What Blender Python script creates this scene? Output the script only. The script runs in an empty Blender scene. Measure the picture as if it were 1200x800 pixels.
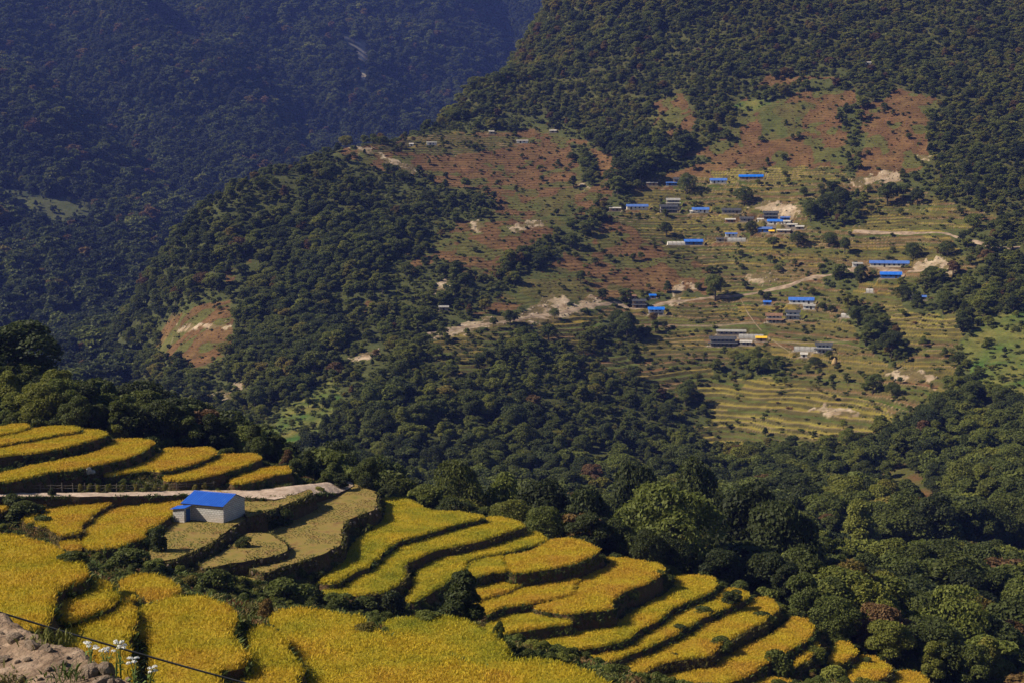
import bpy, bmesh, math, random
import numpy as np
from mathutils import Vector, Matrix

rng = np.random.default_rng(7)
random.seed(7)
scene = bpy.context.scene
R = math.radians
PI = math.pi

# ------------------------------------------------------------------ camera
FPX = 1667.0                       # focal length in pixels of a 1200 px wide picture (50 mm on 36 mm)
PITCH = math.atan((400 - 250) / FPX)
cam_d = bpy.data.cameras.new('camera')
cam = bpy.data.objects.new('camera', cam_d)
scene.collection.objects.link(cam)
cam_d.sensor_width = 36.0
cam_d.lens = 36.0 * FPX / 1200.0
cam_d.clip_start = 0.1
cam_d.clip_end = 12000
cam.location = (0, 0, 0)
cam.rotation_euler = (PI / 2 - PITCH, 0, 0)
scene.camera = cam

# ------------------------------------------------------------------ sky, sun, exposure
SUN = Vector((-0.78, -0.08, 0.64)).normalized()      # towards the sun
world = bpy.data.worlds.new('World')
scene.world = world
world.use_nodes = True
wn = world.node_tree.nodes
wl = world.node_tree.links
wn.clear()
wo = wn.new('ShaderNodeOutputWorld')
wb = wn.new('ShaderNodeBackground')
sky = wn.new('ShaderNodeTexSky')
sky.sky_type = 'NISHITA'
sky.sun_disc = False
sky.sun_elevation = math.asin(SUN.z)
sky.sun_rotation = math.atan2(SUN.x, SUN.y)
sky.altitude = 2000
wb.inputs['Strength'].default_value = 0.05
wl.new(sky.outputs[0], wb.inputs[0])
wl.new(wb.outputs[0], wo.inputs[0])
sl = bpy.data.lights.new('sun', 'SUN')
sl.energy = 5.0
sl.angle = R(0.5)
sl.color = (1.0, 0.885, 0.70)
so = bpy.data.objects.new('sun', sl)
so.rotation_euler = SUN.to_track_quat('Z', 'Y').to_euler()
so.location = (-300, 100, 400)
scene.collection.objects.link(so)
scene.view_settings.view_transform = 'Standard'
scene.view_settings.look = 'None'
scene.view_settings.gamma = 1.0
scene.view_settings.exposure = 0.74
scene.view_settings.use_curve_mapping = False
scene.cycles.max_bounces = 6
scene.cycles.diffuse_bounces = 2
scene.cycles.volume_bounces = 0
scene.cycles.use_denoising = True

HAZE_DENSITY = 0.000070

# ------------------------------------------------------------------ maths helpers
cp, sp = math.cos(PITCH), math.sin(PITCH)


def ray(px, py):
    u = (np.asarray(px, float) - 600) / FPX
    v = (400 - np.asarray(py, float)) / FPX
    return u, cp + v * sp, -sp + v * cp


def at(px, py, Y):
    dx, dy, dz = ray(px, py)
    s = Y / dy
    return np.array([dx * s, dy * s, dz * s])


def onz(px, py, z):
    dx, dy, dz = ray(px, py)
    s = z / dz
    return np.array([dx * s, dy * s, dz * s])


def proj(x, y, z):
    f = y * cp - z * sp
    u = x / f
    v = (y * sp + z * cp) / f
    return 600 + u * FPX, 400 - v * FPX


def _h(ix, iy, seed):
    n = (ix.astype(np.int64) * 374761393 + iy.astype(np.int64) * 668265263 + seed * 974711) & 0x7fffffff
    n = ((n ^ (n >> 13)) * 1274126177) & 0x7fffffff
    return ((n ^ (n >> 16)) & 0xffff) / 65535.0


def vnoise(x, y, seed=0):
    x = np.asarray(x, float)
    y = np.asarray(y, float)
    x0 = np.floor(x)
    y0 = np.floor(y)
    fx = x - x0
    fy = y - y0
    fx = fx * fx * (3 - 2 * fx)
    fy = fy * fy * (3 - 2 * fy)
    a = _h(x0, y0, seed)
    b = _h(x0 + 1, y0, seed)
    c = _h(x0, y0 + 1, seed)
    d = _h(x0 + 1, y0 + 1, seed)
    return (a * (1 - fx) + b * fx) * (1 - fy) + (c * (1 - fx) + d * fx) * fy


def fbm(x, y, seed=0, o=4):
    s = 0
    a = 0.5
    for i in range(o):
        s = s + a * (vnoise(x * 2 ** i, y * 2 ** i, seed + i * 17) - 0.5)
        a *= 0.5
    return s          # about -0.5 .. 0.5


def sstep(a, b, x):
    t = np.clip((x - a) / (b - a), 0, 1)
    return t * t * (3 - 2 * t)


class TPS:
    def __init__(self, P, lam=1e-4, s=100.0):
        P = np.asarray(P, float)
        self.s = s
        self.c = P[:, :2] / s
        n = len(P)
        K = self.k(self.c, self.c) + lam * np.eye(n)
        Q = np.hstack([np.ones((n, 1)), self.c])
        A = np.zeros((n + 3, n + 3))
        A[:n, :n] = K
        A[:n, n:] = Q
        A[n:, :n] = Q.T
        b = np.zeros(n + 3)
        b[:n] = P[:, 2]
        self.w = np.linalg.solve(A, b)

    def k(self, a, b):
        d2 = ((a[:, None, :] - b[None, :, :]) ** 2).sum(-1)
        return 0.5 * d2 * np.log(d2 + 1e-9)

    def __call__(self, x, y):
        x = np.asarray(x, float)
        sh = x.shape
        q = np.stack([x.ravel(), np.asarray(y, float).ravel()], 1) / self.s
        out = np.zeros(len(q))
        n = len(self.c)
        for i in range(0, len(q), 20000):
            qq = q[i:i + 20000]
            out[i:i + 20000] = self.k(qq, self.c) @ self.w[:n] + self.w[n] + qq @ self.w[n + 1:]
        return out.reshape(sh)


def inpoly(x, y, poly):
    x = np.asarray(x, float)
    y = np.asarray(y, float)
    P = np.asarray(poly, float)
    bb = (x >= P[:, 0].min()) & (x <= P[:, 0].max()) & (y >= P[:, 1].min()) & (y <= P[:, 1].max())
    out = np.zeros(x.shape, bool)
    if not bb.any():
        return out
    x, y = x[bb], y[bb]
    r = np.zeros(x.shape, bool)
    n = len(poly)
    for i in range(n):
        x1, y1 = poly[i][0], poly[i][1]
        x2, y2 = poly[(i + 1) % n][0], poly[(i + 1) % n][1]
        if y1 == y2:
            continue
        c = ((y1 > y) != (y2 > y)) & (x < (x2 - x1) * (y - y1) / (y2 - y1) + x1)
        r ^= c
    out[bb] = r
    return out


# ------------------------------------------------------------------ mesh helpers
def link(o, parent=None):
    scene.collection.objects.link(o)
    if parent is not None:
        o.parent = parent
    return o


def mesh_np(name, V, F, mats, smooth=False, cols=None, midx=None):
    """V (n,3); F (m,k) int array or list of index lists."""
    me = bpy.data.meshes.new(name)
    V = np.asarray(V, np.float32)
    if isinstance(F, np.ndarray):
        m, k = F.shape
        me.vertices.add(len(V))
        me.vertices.foreach_set('co', V.ravel())
        me.loops.add(m * k)
        me.loops.foreach_set('vertex_index', F.astype(np.int32).ravel())
        me.polygons.add(m)
        me.polygons.foreach_set('loop_start', np.arange(0, m * k, k, dtype=np.int32))
        me.update(calc_edges=True)
    else:
        me.from_pydata([tuple(map(float, v)) for v in V], [], [tuple(map(int, f)) for f in F])
    if not isinstance(mats, (list, tuple)):
        mats = [mats]
    for mt in mats:
        me.materials.append(mt)
    if midx is not None:
        me.polygons.foreach_set('material_index', np.asarray(midx, np.int32))
    if smooth:
        me.polygons.foreach_set('use_smooth', np.ones(len(me.polygons), bool))
    if cols is not None:
        a = me.color_attributes.new('col', 'FLOAT_COLOR', 'POINT')
        c4 = np.ones((len(V), 4), np.float32)
        c4[:, :3] = cols
        a.data.foreach_set('color', c4.ravel())
    me.update()
    me.validate(verbose=False)
    return me


def obj(name, me, parent=None):
    return link(bpy.data.objects.new(name, me), parent)


def tag(o, label=None, cat=None, group=None, kind=None):
    if label:
        o['label'] = label
    if cat:
        o['category'] = cat
    if group:
        o['group'] = group
    if kind:
        o['kind'] = kind
    return o


def thing(name, label, cat, loc=(0, 0, 0), rz=0.0, group=None):
    o = bpy.data.objects.new(name, None)
    o.empty_display_size = 0.2
    link(o)
    o.location = tuple(map(float, loc))
    o.rotation_euler = (0, 0, rz)
    return tag(o, label, cat, group)


class MB:
    """collects boxes, tubes and faces for ONE mesh object"""
    def __init__(self):
        self.v = []
        self.f = []

    def quad(self, *p):
        n = len(self.v)
        self.v += [tuple(q) for q in p]
        self.f.append(tuple(range(n, n + len(p))))

    def box(self, x0, x1, y0, y1, z0, z1):
        n = len(self.v)
        self.v += [(x0, y0, z0), (x1, y0, z0), (x1, y1, z0), (x0, y1, z0), (x0, y0, z1), (x1, y0, z1), (x1, y1, z1), (x0, y1, z1)]
        for q in ((0, 3, 2, 1), (4, 5, 6, 7), (0, 1, 5, 4), (1, 2, 6, 5), (2, 3, 7, 6), (3, 0, 4, 7)):
            self.f.append(tuple(n + i for i in q))

    def tube(self, pts, rads, k=6, caps=True):
        n0 = len(self.v)
        pts = [Vector(p) for p in pts]
        prev = Vector((1, 0.01, 0.02))
        for i, p in enumerate(pts):
            d = (pts[min(i + 1, len(pts) - 1)] - pts[max(i - 1, 0)]).normalized()
            a = prev - d * prev.dot(d)
            if a.length < 1e-3:
                a = Vector((0, 1, 0.1)) - d * d.y
            a.normalize()
            prev = a
            b = d.cross(a)
            for j in range(k):
                t = 2 * PI * j / k
                self.v.append(tuple(p + (a * math.cos(t) + b * math.sin(t)) * rads[i]))
        for i in range(len(pts) - 1):
            for j in range(k):
                q = n0 + i * k
                self.f.append((q + j, q + (j + 1) % k, q + k + (j + 1) % k, q + k + j))
        if caps:
            self.f.append(tuple(n0 + j for j in range(k))[::-1])
            e = n0 + (len(pts) - 1) * k
            self.f.append(tuple(e + j for j in range(k)))

    def mesh(self, name, mat, smooth=False):
        return mesh_np(name, np.array(self.v), self.f, mat, smooth)

    def build(self, name, mat, parent=None, smooth=False):
        return obj(name, self.mesh(name, mat, smooth), parent)


# ------------------------------------------------------------------ materials
def new_mat(name, rough=0.8, spec=0.2):
    m = bpy.data.materials.new(name)
    m.use_nodes = True
    nt = m.node_tree
    b = nt.nodes['Principled BSDF']
    b.inputs['Roughness'].default_value = rough
    b.inputs['Specular IOR Level'].default_value = spec
    return m, nt, b


def ramp(nt, stops, fac=None, interp='LINEAR'):
    r = nt.nodes.new('ShaderNodeValToRGB')
    r.color_ramp.interpolation = interp
    e = r.color_ramp.elements
    e[0].position, e[0].color = stops[0][0], (*stops[0][1], 1)
    e[1].position, e[1].color = stops[-1][0], (*stops[-1][1], 1)
    for p, c in stops[1:-1]:
        n = e.new(p)
        n.color = (*c, 1)
    if fac is not None:
        nt.links.new(fac, r.inputs[0])
    return r.outputs[0]


def noise(nt, scale, detail=4, rough=0.55, coord='Object', stretch=None):
    tc = nt.nodes.new('ShaderNodeTexCoord')
    src = tc.outputs[coord]
    if stretch:
        mp = nt.nodes.new('ShaderNodeMapping')
        mp.inputs['Scale'].default_value = stretch
        nt.links.new(src, mp.inputs[0])
        src = mp.outputs[0]
    n = nt.nodes.new('ShaderNodeTexNoise')
    n.inputs['Scale'].default_value = scale
    n.inputs['Detail'].default_value = detail
    n.inputs['Roughness'].default_value = rough
    nt.links.new(src, n.inputs['Vector'])
    return n.outputs['Fac']


def math_n(nt, op, a, b=None, clamp=False):
    n = nt.nodes.new('ShaderNodeMath')
    n.operation = op
    n.use_clamp = clamp
    for i, v in enumerate((a, b)):
        if v is None:
            continue
        if isinstance(v, (int, float)):
            n.inputs[i].default_value = v
        else:
            nt.links.new(v, n.inputs[i])
    return n.outputs[0]


def mixc(nt, fac, a, b, mode='MIX'):
    n = nt.nodes.new('ShaderNodeMix')
    n.data_type = 'RGBA'
    n.blend_type = mode
    for s, v in ((n.inputs[0], fac), (n.inputs[6], a), (n.inputs[7], b)):
        if isinstance(v, (int, float)):
            s.default_value = v
        elif isinstance(v, tuple):
            s.default_value = (*v, 1)
        else:
            nt.links.new(v, s)
    return n.outputs[2]


def bump(nt, b, h, strength=0.5, dist=0.1):
    n = nt.nodes.new('ShaderNodeBump')
    n.inputs['Strength'].default_value = strength
    n.inputs['Distance'].default_value = dist
    nt.links.new(h, n.inputs['Height'])
    nt.links.new(n.outputs[0], b.inputs['Normal'])


def noise_mat(name, stops, scale, rough=0.85, detail=5, bmp=0.0, bdist=0.1, coord='Object', spec=0.15, stretch=None):
    m, nt, b = new_mat(name, rough, spec)
    f = noise(nt, scale, detail, 0.6, coord, stretch)
    nt.links.new(ramp(nt, stops, f), b.inputs['Base Color'])
    if bmp:
        bump(nt, b, noise(nt, scale * 2.3, 5, 0.6, coord), bmp, bdist)
    return m


def leafy(name, stops, trans=0.38, attr='tint', var=0.5):
    """foliage: colour chosen by the tint of the tree, varied per tree and over the crown"""
    m, nt, b = new_mat(name, 0.65, 0.2)
    a = nt.nodes.new('ShaderNodeAttribute')
    a.attribute_type = 'INSTANCER'
    a.attribute_name = attr
    oi = nt.nodes.new('ShaderNodeObjectInfo')
    f = math_n(nt, 'ADD', a.outputs['Fac'], math_n(nt, 'MULTIPLY', math_n(nt, 'SUBTRACT', oi.outputs['Random'], 0.5), 0.10))
    nz = noise(nt, 0.6, 3, 0.6, 'Object')
    f = math_n(nt, 'ADD', f, math_n(nt, 'MULTIPLY', math_n(nt, 'SUBTRACT', nz, 0.5), 0.22), True)
    c = ramp(nt, stops, f)
    nz2 = noise(nt, 2.4, 2, 0.6, 'Object')
    v = math_n(nt, 'ADD', math_n(nt, 'MULTIPLY', nz2, var * 1.6), 1.0 - var * 0.8)
    v = math_n(nt, 'MULTIPLY', v, math_n(nt, 'ADD', math_n(nt, 'MULTIPLY', oi.outputs['Random'], 0.5), 0.75))
    hs = nt.nodes.new('ShaderNodeHueSaturation')
    nt.links.new(c, hs.inputs['Color'])
    nt.links.new(v, hs.inputs['Value'])
    nt.links.new(hs.outputs[0], b.inputs['Base Color'])
    t = nt.nodes.new('ShaderNodeBsdfTranslucent')
    nt.links.new(hs.outputs[0], t.inputs['Color'])
    mx = nt.nodes.new('ShaderNodeMixShader')
    mx.inputs[0].default_value = trans
    out = nt.nodes['Material Output']
    nt.links.new(b.outputs[0], mx.inputs[1])
    nt.links.new(t.outputs[0], mx.inputs[2])
    nt.links.new(mx.outputs[0], out.inputs[0])
    return m


TREE_STOPS = [(0.0, (0.034, 0.046, 0.018)), (0.3, (0.066, 0.082, 0.021)), (0.52, (0.112, 0.130, 0.026)), (0.7, (0.165, 0.170, 0.030)), (0.84, (0.160, 0.105, 0.030)), (1.0, (0.118, 0.068, 0.034))]
M_LEAF = leafy('foliage', TREE_STOPS)
M_TUFT = leafy('undergrowth', [(0.0, (0.030, 0.052, 0.014)), (0.35, (0.075, 0.105, 0.020)), (0.6, (0.135, 0.125, 0.035)), (0.8, (0.16, 0.085, 0.035)), (1.0, (0.13, 0.052, 0.022))], 0.2)
M_BARK = noise_mat('bark', [(0.3, (0.055, 0.042, 0.03)), (0.7, (0.13, 0.11, 0.085))], 3.0, 0.9)


def rice_mat(name, bumpy=False):
    m, nt, b = new_mat(name, 0.7, 0.15)
    if bumpy:
        bump(nt, b, noise(nt, 5.0, 4, 0.7, 'Object'), 1.0, 0.3)
    a = nt.nodes.new('ShaderNodeAttribute')
    a.attribute_type = 'OBJECT'
    a.attribute_name = 'tint'
    n1 = noise(nt, 0.16, 4, 0.6, 'Object')
    n2 = noise(nt, 3.2, 3, 0.7, 'Object')
    f = math_n(nt, 'ADD', a.outputs['Fac'], math_n(nt, 'MULTIPLY', math_n(nt, 'SUBTRACT', n1, 0.5), 1.15))
    f = math_n(nt, 'ADD', f, math_n(nt, 'MULTIPLY', math_n(nt, 'SUBTRACT', n2, 0.5), 0.45), True)
    c = ramp(nt, [(0.0, (0.17, 0.20, 0.018)), (0.2, (0.36, 0.32, 0.022)), (0.42, (0.51, 0.375, 0.026)), (0.66, (0.50, 0.30, 0.032)), (1.0, (0.38, 0.19, 0.03))], f)
    nt.links.new(c, b.inputs['Base Color'])
    t = nt.nodes.new('ShaderNodeBsdfTranslucent')
    nt.links.new(c, t.inputs['Color'])
    mx = nt.nodes.new('ShaderNodeMixShader')
    mx.inputs[0].default_value = 0.3
    nt.links.new(b.outputs[0], mx.inputs[1])
    nt.links.new(t.outputs[0], mx.inputs[2])
    nt.links.new(mx.outputs[0], nt.nodes['Material Output'].inputs[0])
    return m


M_RICE = rice_mat('ripe_rice')
M_CANOPY = rice_mat('rice_canopy', True)
M_PADDY = noise_mat('paddy_soil', [(0.3, (0.16, 0.10, 0.02)), (0.7, (0.26, 0.17, 0.03))], 1.5)
M_BANK = noise_mat('earth_bank', [(0.25, (0.035, 0.020, 0.010)), (0.42, (0.085, 0.048, 0.024)), (0.55, (0.060, 0.050, 0.018)), (0.7, (0.13, 0.082, 0.045)), (0.85, (0.065, 0.075, 0.02))], 1.1, 0.95, 8, 1.0, 0.35)
M_TURF = noise_mat('turf', [(0.28, (0.110, 0.105, 0.022)), (0.42, (0.185, 0.145, 0.036)), (0.55, (0.215, 0.150, 0.045)), (0.66, (0.150, 0.085, 0.030)), (0.85, (0.24, 0.16, 0.062))], 0.45, 0.95, 9, 0.6, 0.1)
M_TRACK = noise_mat('pale_dirt', [(0.25, (0.24, 0.17, 0.125)), (0.5, (0.42, 0.32, 0.25)), (0.75, (0.54, 0.43, 0.35))], 0.7, 0.95, 8, 1.0, 0.15)
M_GRASS = leafy('grass', [(0.0, (0.05, 0.08, 0.018)), (0.4, (0.12, 0.13, 0.03)), (0.7, (0.20, 0.16, 0.06)), (1.0, (0.16, 0.09, 0.04))], 0.2)
M_DIRT = noise_mat('dirt_track', [(0.25, (0.10, 0.08, 0.045)), (0.45, (0.20, 0.145, 0.10)), (0.6, (0.30, 0.225, 0.16)), (0.8, (0.38, 0.29, 0.21))], 0.3, 0.95, 7, 0.8, 0.15)
M_PATH = noise_mat('trodden_path', [(0.25, (0.085, 0.075, 0.035)), (0.5, (0.16, 0.12, 0.075)), (0.75, (0.24, 0.185, 0.125))], 0.5, 0.95, 7, 0.8, 0.15)
M_GROUND = noise_mat('gully_ground', [(0.25, (0.035, 0.045, 0.014)), (0.5, (0.075, 0.075, 0.022)), (0.68, (0.12, 0.09, 0.04)), (0.85, (0.17, 0.12, 0.07))], 0.25, 0.95, 6, 0.8, 0.3)


def terrain_mat(name, scale):
    m, nt, b = new_mat(name, 0.95, 0.1)
    a = nt.nodes.new('ShaderNodeAttribute')
    a.attribute_name = 'col'
    n1 = noise(nt, scale, 6, 0.65, 'Object')
    n2 = noise(nt, scale * 4.5, 4, 0.6, 'Object', (1, 1, 2))
    v = math_n(nt, 'ADD', math_n(nt, 'MULTIPLY', n1, 1.5), math_n(nt, 'MULTIPLY', n2, 1.0))
    v = math_n(nt, 'SUBTRACT', v, 0.3)
    hs = nt.nodes.new('ShaderNodeHueSaturation')
    nt.links.new(a.outputs['Color'], hs.inputs['Color'])
    nt.links.new(v, hs.inputs['Value'])
    hue = math_n(nt, 'ADD', math_n(nt, 'MULTIPLY', noise(nt, scale * 0.6, 3, 0.5, 'Object'), 0.045), 0.484)
    nt.links.new(hue, hs.inputs['Hue'])
    nt.links.new(hs.outputs[0], b.inputs['Base Color'])
    bump(nt, b, n2, 1.0, 0.5)
    return m


M_HILL = terrain_mat('hill_ground', 0.14)
M_MOUNT = terrain_mat('mountain_ground', 0.05)

# ------------------------------------------------------------------ the far hillside: a height field through surveyed points
HC = []
cols_pts = {
    800: [(520, 590), (450, 655), (400, 710), (350, 760), (300, 812), (250, 860), (200, 905), (150, 955), (100, 1005), (50, 1060), (0, 1120), (-70, 1210)],
    1000: [(520, 560), (450, 620), (400, 670), (350, 720), (300, 770), (250, 815), (200, 860), (150, 910), (100, 962), (0, 1080), (-70, 1165)],
    1200: [(520, 500), (450, 560), (400, 610), (300, 710), (200, 810), (100, 915), (0, 1040), (-70, 1125)],
    1400: [(520, 470), (400, 580), (300, 680), (200, 780), (100, 885), (0, 1010), (-70, 1100)],
    650: [(470, 600), (420, 670), (370, 728), (320, 780), (270, 838), (200, 940), (150, 1010), (80, 1115), (0, 1240)],
    500: [(440, 620), (400, 672), (350, 738), (300, 800), (250, 862), (200, 938), (155, 1005)],
    400: [(470, 590), (410, 668), (350, 745), (300, 800), (250, 858), (200, 922), (176, 955)],
    310: [(530, 540), (470, 620), (400, 715), (330, 795), (260, 850), (210, 895)],
    220: [(440, 690), (400, 735), (350, 790), (300, 838), (268, 865)],
    560: [(104, 1095), (130, 1050)],
}
for x, l in cols_pts.items():
    for y, d in l:
        HC.append(at(x, y, d))
# behind the crest and in the valley to the left the ground falls
for px, py, d, drop in ((650, 0, 1330, 30), (560, 100, 1200, 35), (500, 153, 1120, 40), (400, 176, 1060, 50), (310, 208, 1000, 50), (220, 270, 960, 40),
                        (560, 100, 1350, 110), (400, 176, 1220, 140), (300, 208, 1150, 140), (150, 300, 900, 40), (150, 360, 820, 45), (140, 420, 740, 30), (650, 0, 1480, 110)):
    p = at(px, py, d)
    HC.append(np.array([p[0], p[1], p[2] - drop]))
# the ravine between the terraces and the hill
for p in ((60, 235, -70), (100, 240, -78), (130, 300, -82), (40, 300, -79), (-20, 330, -84), (-80, 350, -88), (-140, 380, -90), (0, 450, -96), (80, 420, -93), (-100, 450, -99),
          (165, 400, -86), (200, 300, -84), (-180, 500, -100), (-260, 650, -108), (-330, 800, -118), (110, 180, -80), (190, 200, -90), (20, 200, -80)):
    HC.append(np.array(p, float))
hill_tps = TPS(HC, 3e-4)


def hill_smooth(x, y):
    z = np.maximum(hill_tps(x, y), -125.0)
    far = sstep(350, 600, y)
    return z + far * (fbm(x / 60, y / 60, 3, 3) * 9 + fbm(x / 17, y / 17, 9, 2) * 1.6)


# land cover, drawn as outlines on the hillside
FOREST, BROWN, TERR, GRASSY, EARTH, SCRUB, FIELD = 1, 2, 3, 4, 5, 0, 6
COVER = [
    (FOREST, [(380, 165), (520, 88), (590, -90), (1500, -90), (1500, 330), (1200, 330), (1150, 285), (1135, 255), (1095, 235), (1090, 170), (1108, 120), (1060, 103), (1012, 122), (1003, 82), (960, 75), (900, 80), (868, 108), (850, 150), (815, 178), (775, 195), (745, 222), (715, 240), (700, 252), (690, 240), (712, 205), (700, 160), (640, 132), (560, 136), (500, 148)]),
    (BROWN, [(395, 176), (500, 158), (620, 152), (700, 168), (735, 205), (700, 245), (640, 285), (600, 320), (560, 330), (500, 352), (478, 312), (520, 280), (540, 240), (500, 205), (440, 200)]),
    (BROWN, [(868, 118), (900, 90), (1000, 88), (1003, 130), (998, 190), (985, 206), (900, 208), (770, 212), (800, 182), (850, 160)]),
    (BROWN, [(1010, 125), (1060, 104), (1105, 120), (1085, 150), (1092, 190), (1050, 208), (1000, 210), (1012, 170)]),
    (TERR, [(695, 245), (760, 208), (900, 204), (1060, 218), (1200, 262), (1170, 300), (1110, 330), (1130, 390), (1110, 462), (1050, 482), (1040, 505), (960, 524), (815, 522), (800, 470), (740, 440), (620, 430), (520, 440), (505, 405), (560, 385), (640, 372), (720, 362), (840, 345), (760, 300), (700, 285)]),
    (BROWN, [(545, 372), (600, 318), (690, 255), (735, 262), (780, 295), (830, 312), (835, 342), (760, 345), (700, 352), (640, 352)]),
    (TERR, [(440, 170), (500, 158), (600, 158), (612, 172), (540, 180), (440, 182)]),
    (BROWN, [(200, 375), (225, 358), (272, 352), (276, 400), (250, 432), (192, 422), (185, 395)]),
    (BROWN, [(255, 290), (290, 268), (297, 300), (270, 332), (262, 320)]),
    (BROWN, [(385, 345), (420, 340), (440, 355), (415, 378), (385, 370)]),
    (FOREST, [(120, 280), (250, 268), (300, 252), (380, 254), (450, 258), (490, 262), (470, 292), (440, 318), (425, 350), (400, 400), (345, 470), (290, 478), (285, 430), (290, 370), (312, 325), (300, 300), (240, 325), (222, 352), (180, 372), (170, 420), (190, 445), (100, 450)]),
    (SCRUB, [(385, 345), (430, 345), (425, 385), (395, 392)]),
    (FOREST, [(345, 570), (370, 495), (450, 455), (520, 474), (600, 486), (660, 505), (740, 530), (800, 556), (960, 550), (1045, 530), (1070, 500), (1120, 480), (1140, 410), (1128, 360), (1180, 315), (1500, 290), (1500, 900), (300, 900), (300, 570)]),
    (SCRUB, [(620, 425), (720, 435), (800, 470), (830, 530), (770, 500), (680, 470), (610, 460)]),
    (SCRUB, [(510, 490), (580, 498), (625, 515), (610, 540), (540, 520)]),
    (SCRUB, [(660, 510), (720, 525), (780, 558), (760, 580), (690, 550)]),
    (SCRUB, [(980, 560), (1040, 545), (1110, 590), (1130, 640), (1080, 640), (1020, 600)]),
    (GRASSY, [(280, 550), (330, 482), (392, 438), (402, 470), (365, 520), (340, 560)]),
    (GRASSY, [(1130, 400), (1160, 370), (1260, 350), (1260, 440), (1190, 470), (1135, 450)]),
    (SCRUB, [(980, 128), (1010, 120), (1012, 170), (1000, 205), (985, 205), (1000, 180)]),
    (SCRUB, [(870, 108), (960, 92), (1000, 90), (1000, 102), (930, 112), (880, 122)]),
    (GRASSY, [(855, 122), (900, 112), (905, 122), (870, 130)]),
    (BROWN, [(1030, 540), (1070, 545), (1100, 600), (1075, 610), (1050, 580)]),
    (FIELD, [(812, 452), (880, 440), (1040, 470), (1045, 500), (960, 520), (822, 520)]),
    (FIELD, [(1000, 250), (1150, 262), (1140, 278), (1000, 272)]),
    (FIELD, [(830, 200), (960, 196), (1000, 206), (960, 214), (830, 214)]),
    (FIELD, [(750, 254), (860, 256), (862, 270), (750, 268)]),
    (FIELD, [(1040, 340), (1120, 350), (1125, 392), (1060, 402), (1035, 380)]),
    (SCRUB, [(745, 205), (700, 242), (650, 272), (610, 296), (560, 338), (520, 372), (540, 376), (590, 348), (640, 312), (690, 274), (742, 238)]),
    (SCRUB, [(510, 240), (550, 222), (580, 230), (575, 255), (540, 262)]),
    (SCRUB, [(670, 168), (695, 175), (702, 210), (685, 225)]),
    (SCRUB, [(480, 320), (520, 300), (545, 330), (500, 372), (470, 400), (440, 410), (455, 370)]),
    (SCRUB, [(760, 178), (795, 188), (830, 180), (835, 190), (790, 200)]),
    (BROWN, [(770, 120), (800, 110), (815, 140), (790, 165), (765, 150)]),
    (SCRUB, [(960, 300), (1010, 318), (1000, 345), (960, 335)]),
    (SCRUB, [(990, 352), (1030, 362), (1072, 415), (1040, 428), (1005, 392)]),
    (SCRUB, [(700, 372), (762, 385), (742, 420), (690, 410)]),
    (SCRUB, [(560, 402), (640, 396), (700, 420), (640, 440), (570, 428)]),
    (SCRUB, [(938, 236), (1010, 224), (1012, 266), (950, 268)]),
    (SCRUB, [(832, 428), (920, 426), (930, 444), (840, 444)]),
    (SCRUB, [(1110, 272), (1210, 262), (1210, 305), (1130, 300)]),
    (SCRUB, [(1050, 335), (1110, 322), (1140, 350), (1100, 372), (1060, 360)]),
    (SCRUB, [(790, 452), (830, 470), (836, 500), (800, 492)]),
    (EARTH, [(505, 392), (560, 374), (610, 368), (645, 346), (660, 348), (672, 360), (690, 346), (706, 350), (700, 360), (660, 372), (640, 380), (600, 378), (555, 386), (515, 396)]),
    (EARTH, [(783, 356), (792, 330), (797, 326), (801, 350), (806, 358)]),
    (EARTH, [(806, 336), (812, 332), (820, 340), (815, 343)]),
    (EARTH, [(996, 208), (1010, 210), (1035, 200), (1052, 200), (1058, 206), (1052, 214), (1030, 212), (1012, 218), (1000, 214)]),
    (EARTH, [(1075, 182), (1088, 180), (1090, 188), (1080, 186)]),
    (EARTH, [(1064, 312), (1085, 304), (1110, 304), (1118, 316), (1095, 322), (1072, 316)]),
    (EARTH, [(945, 477), (970, 474), (1000, 480), (1010, 488), (980, 488), (955, 482)]),
    (EARTH, [(1030, 436), (1070, 430), (1100, 444), (1060, 446)]),
    (EARTH, [(410, 424), (420, 412), (445, 408), (444, 414), (425, 420)]),
    (EARTH, [(398, 170), (432, 172), (452, 184), (490, 196), (486, 206), (460, 196), (440, 182)]),
    (EARTH, [(246, 462), (262, 456), (284, 470), (278, 474), (262, 466)]),
    (EARTH, [(272, 452), (286, 448), (292, 452), (280, 456)]),
    (EARTH, [(205, 382), (268, 379), (270, 384), (205, 386)]),
    (EARTH, [(552, 262), (560, 254), (568, 266), (556, 274)]),
    (EARTH, [(595, 266), (630, 258), (636, 264), (600, 272)]),
    (EARTH, [(842, 132), (852, 126), (854, 132), (846, 138)]),
    (EARTH, [(676, 216), (692, 214), (690, 220), (676, 220)]),
    (EARTH, [(506, 340), (520, 326), (528, 330), (512, 346)]),
    (EARTH, [(870, 320), (900, 318), (915, 330), (880, 334)]),
    (EARTH, [(880, 240), (910, 236), (945, 250), (925, 256), (900, 250)]),
]


def cover(px, py, jit=1.0):
    qx = px + jit * (fbm(px / 14, py / 14, 21, 3) * 22)
    qy = py + jit * (fbm(px / 14, py / 14, 55, 3) * 14)
    c = np.zeros(np.shape(px), int)
    for k, poly in COVER:
        if k == EARTH:
            ex = px + fbm(px / 6, py / 4, 31, 4) * 20
            ey = py + fbm(px / 6, py / 4, 35, 4) * 13
            c[inpoly(ex, ey, poly)] = k
        else:
            c[inpoly(qx, qy, poly)] = k
    return c


TSTEP = 1.6


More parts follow.
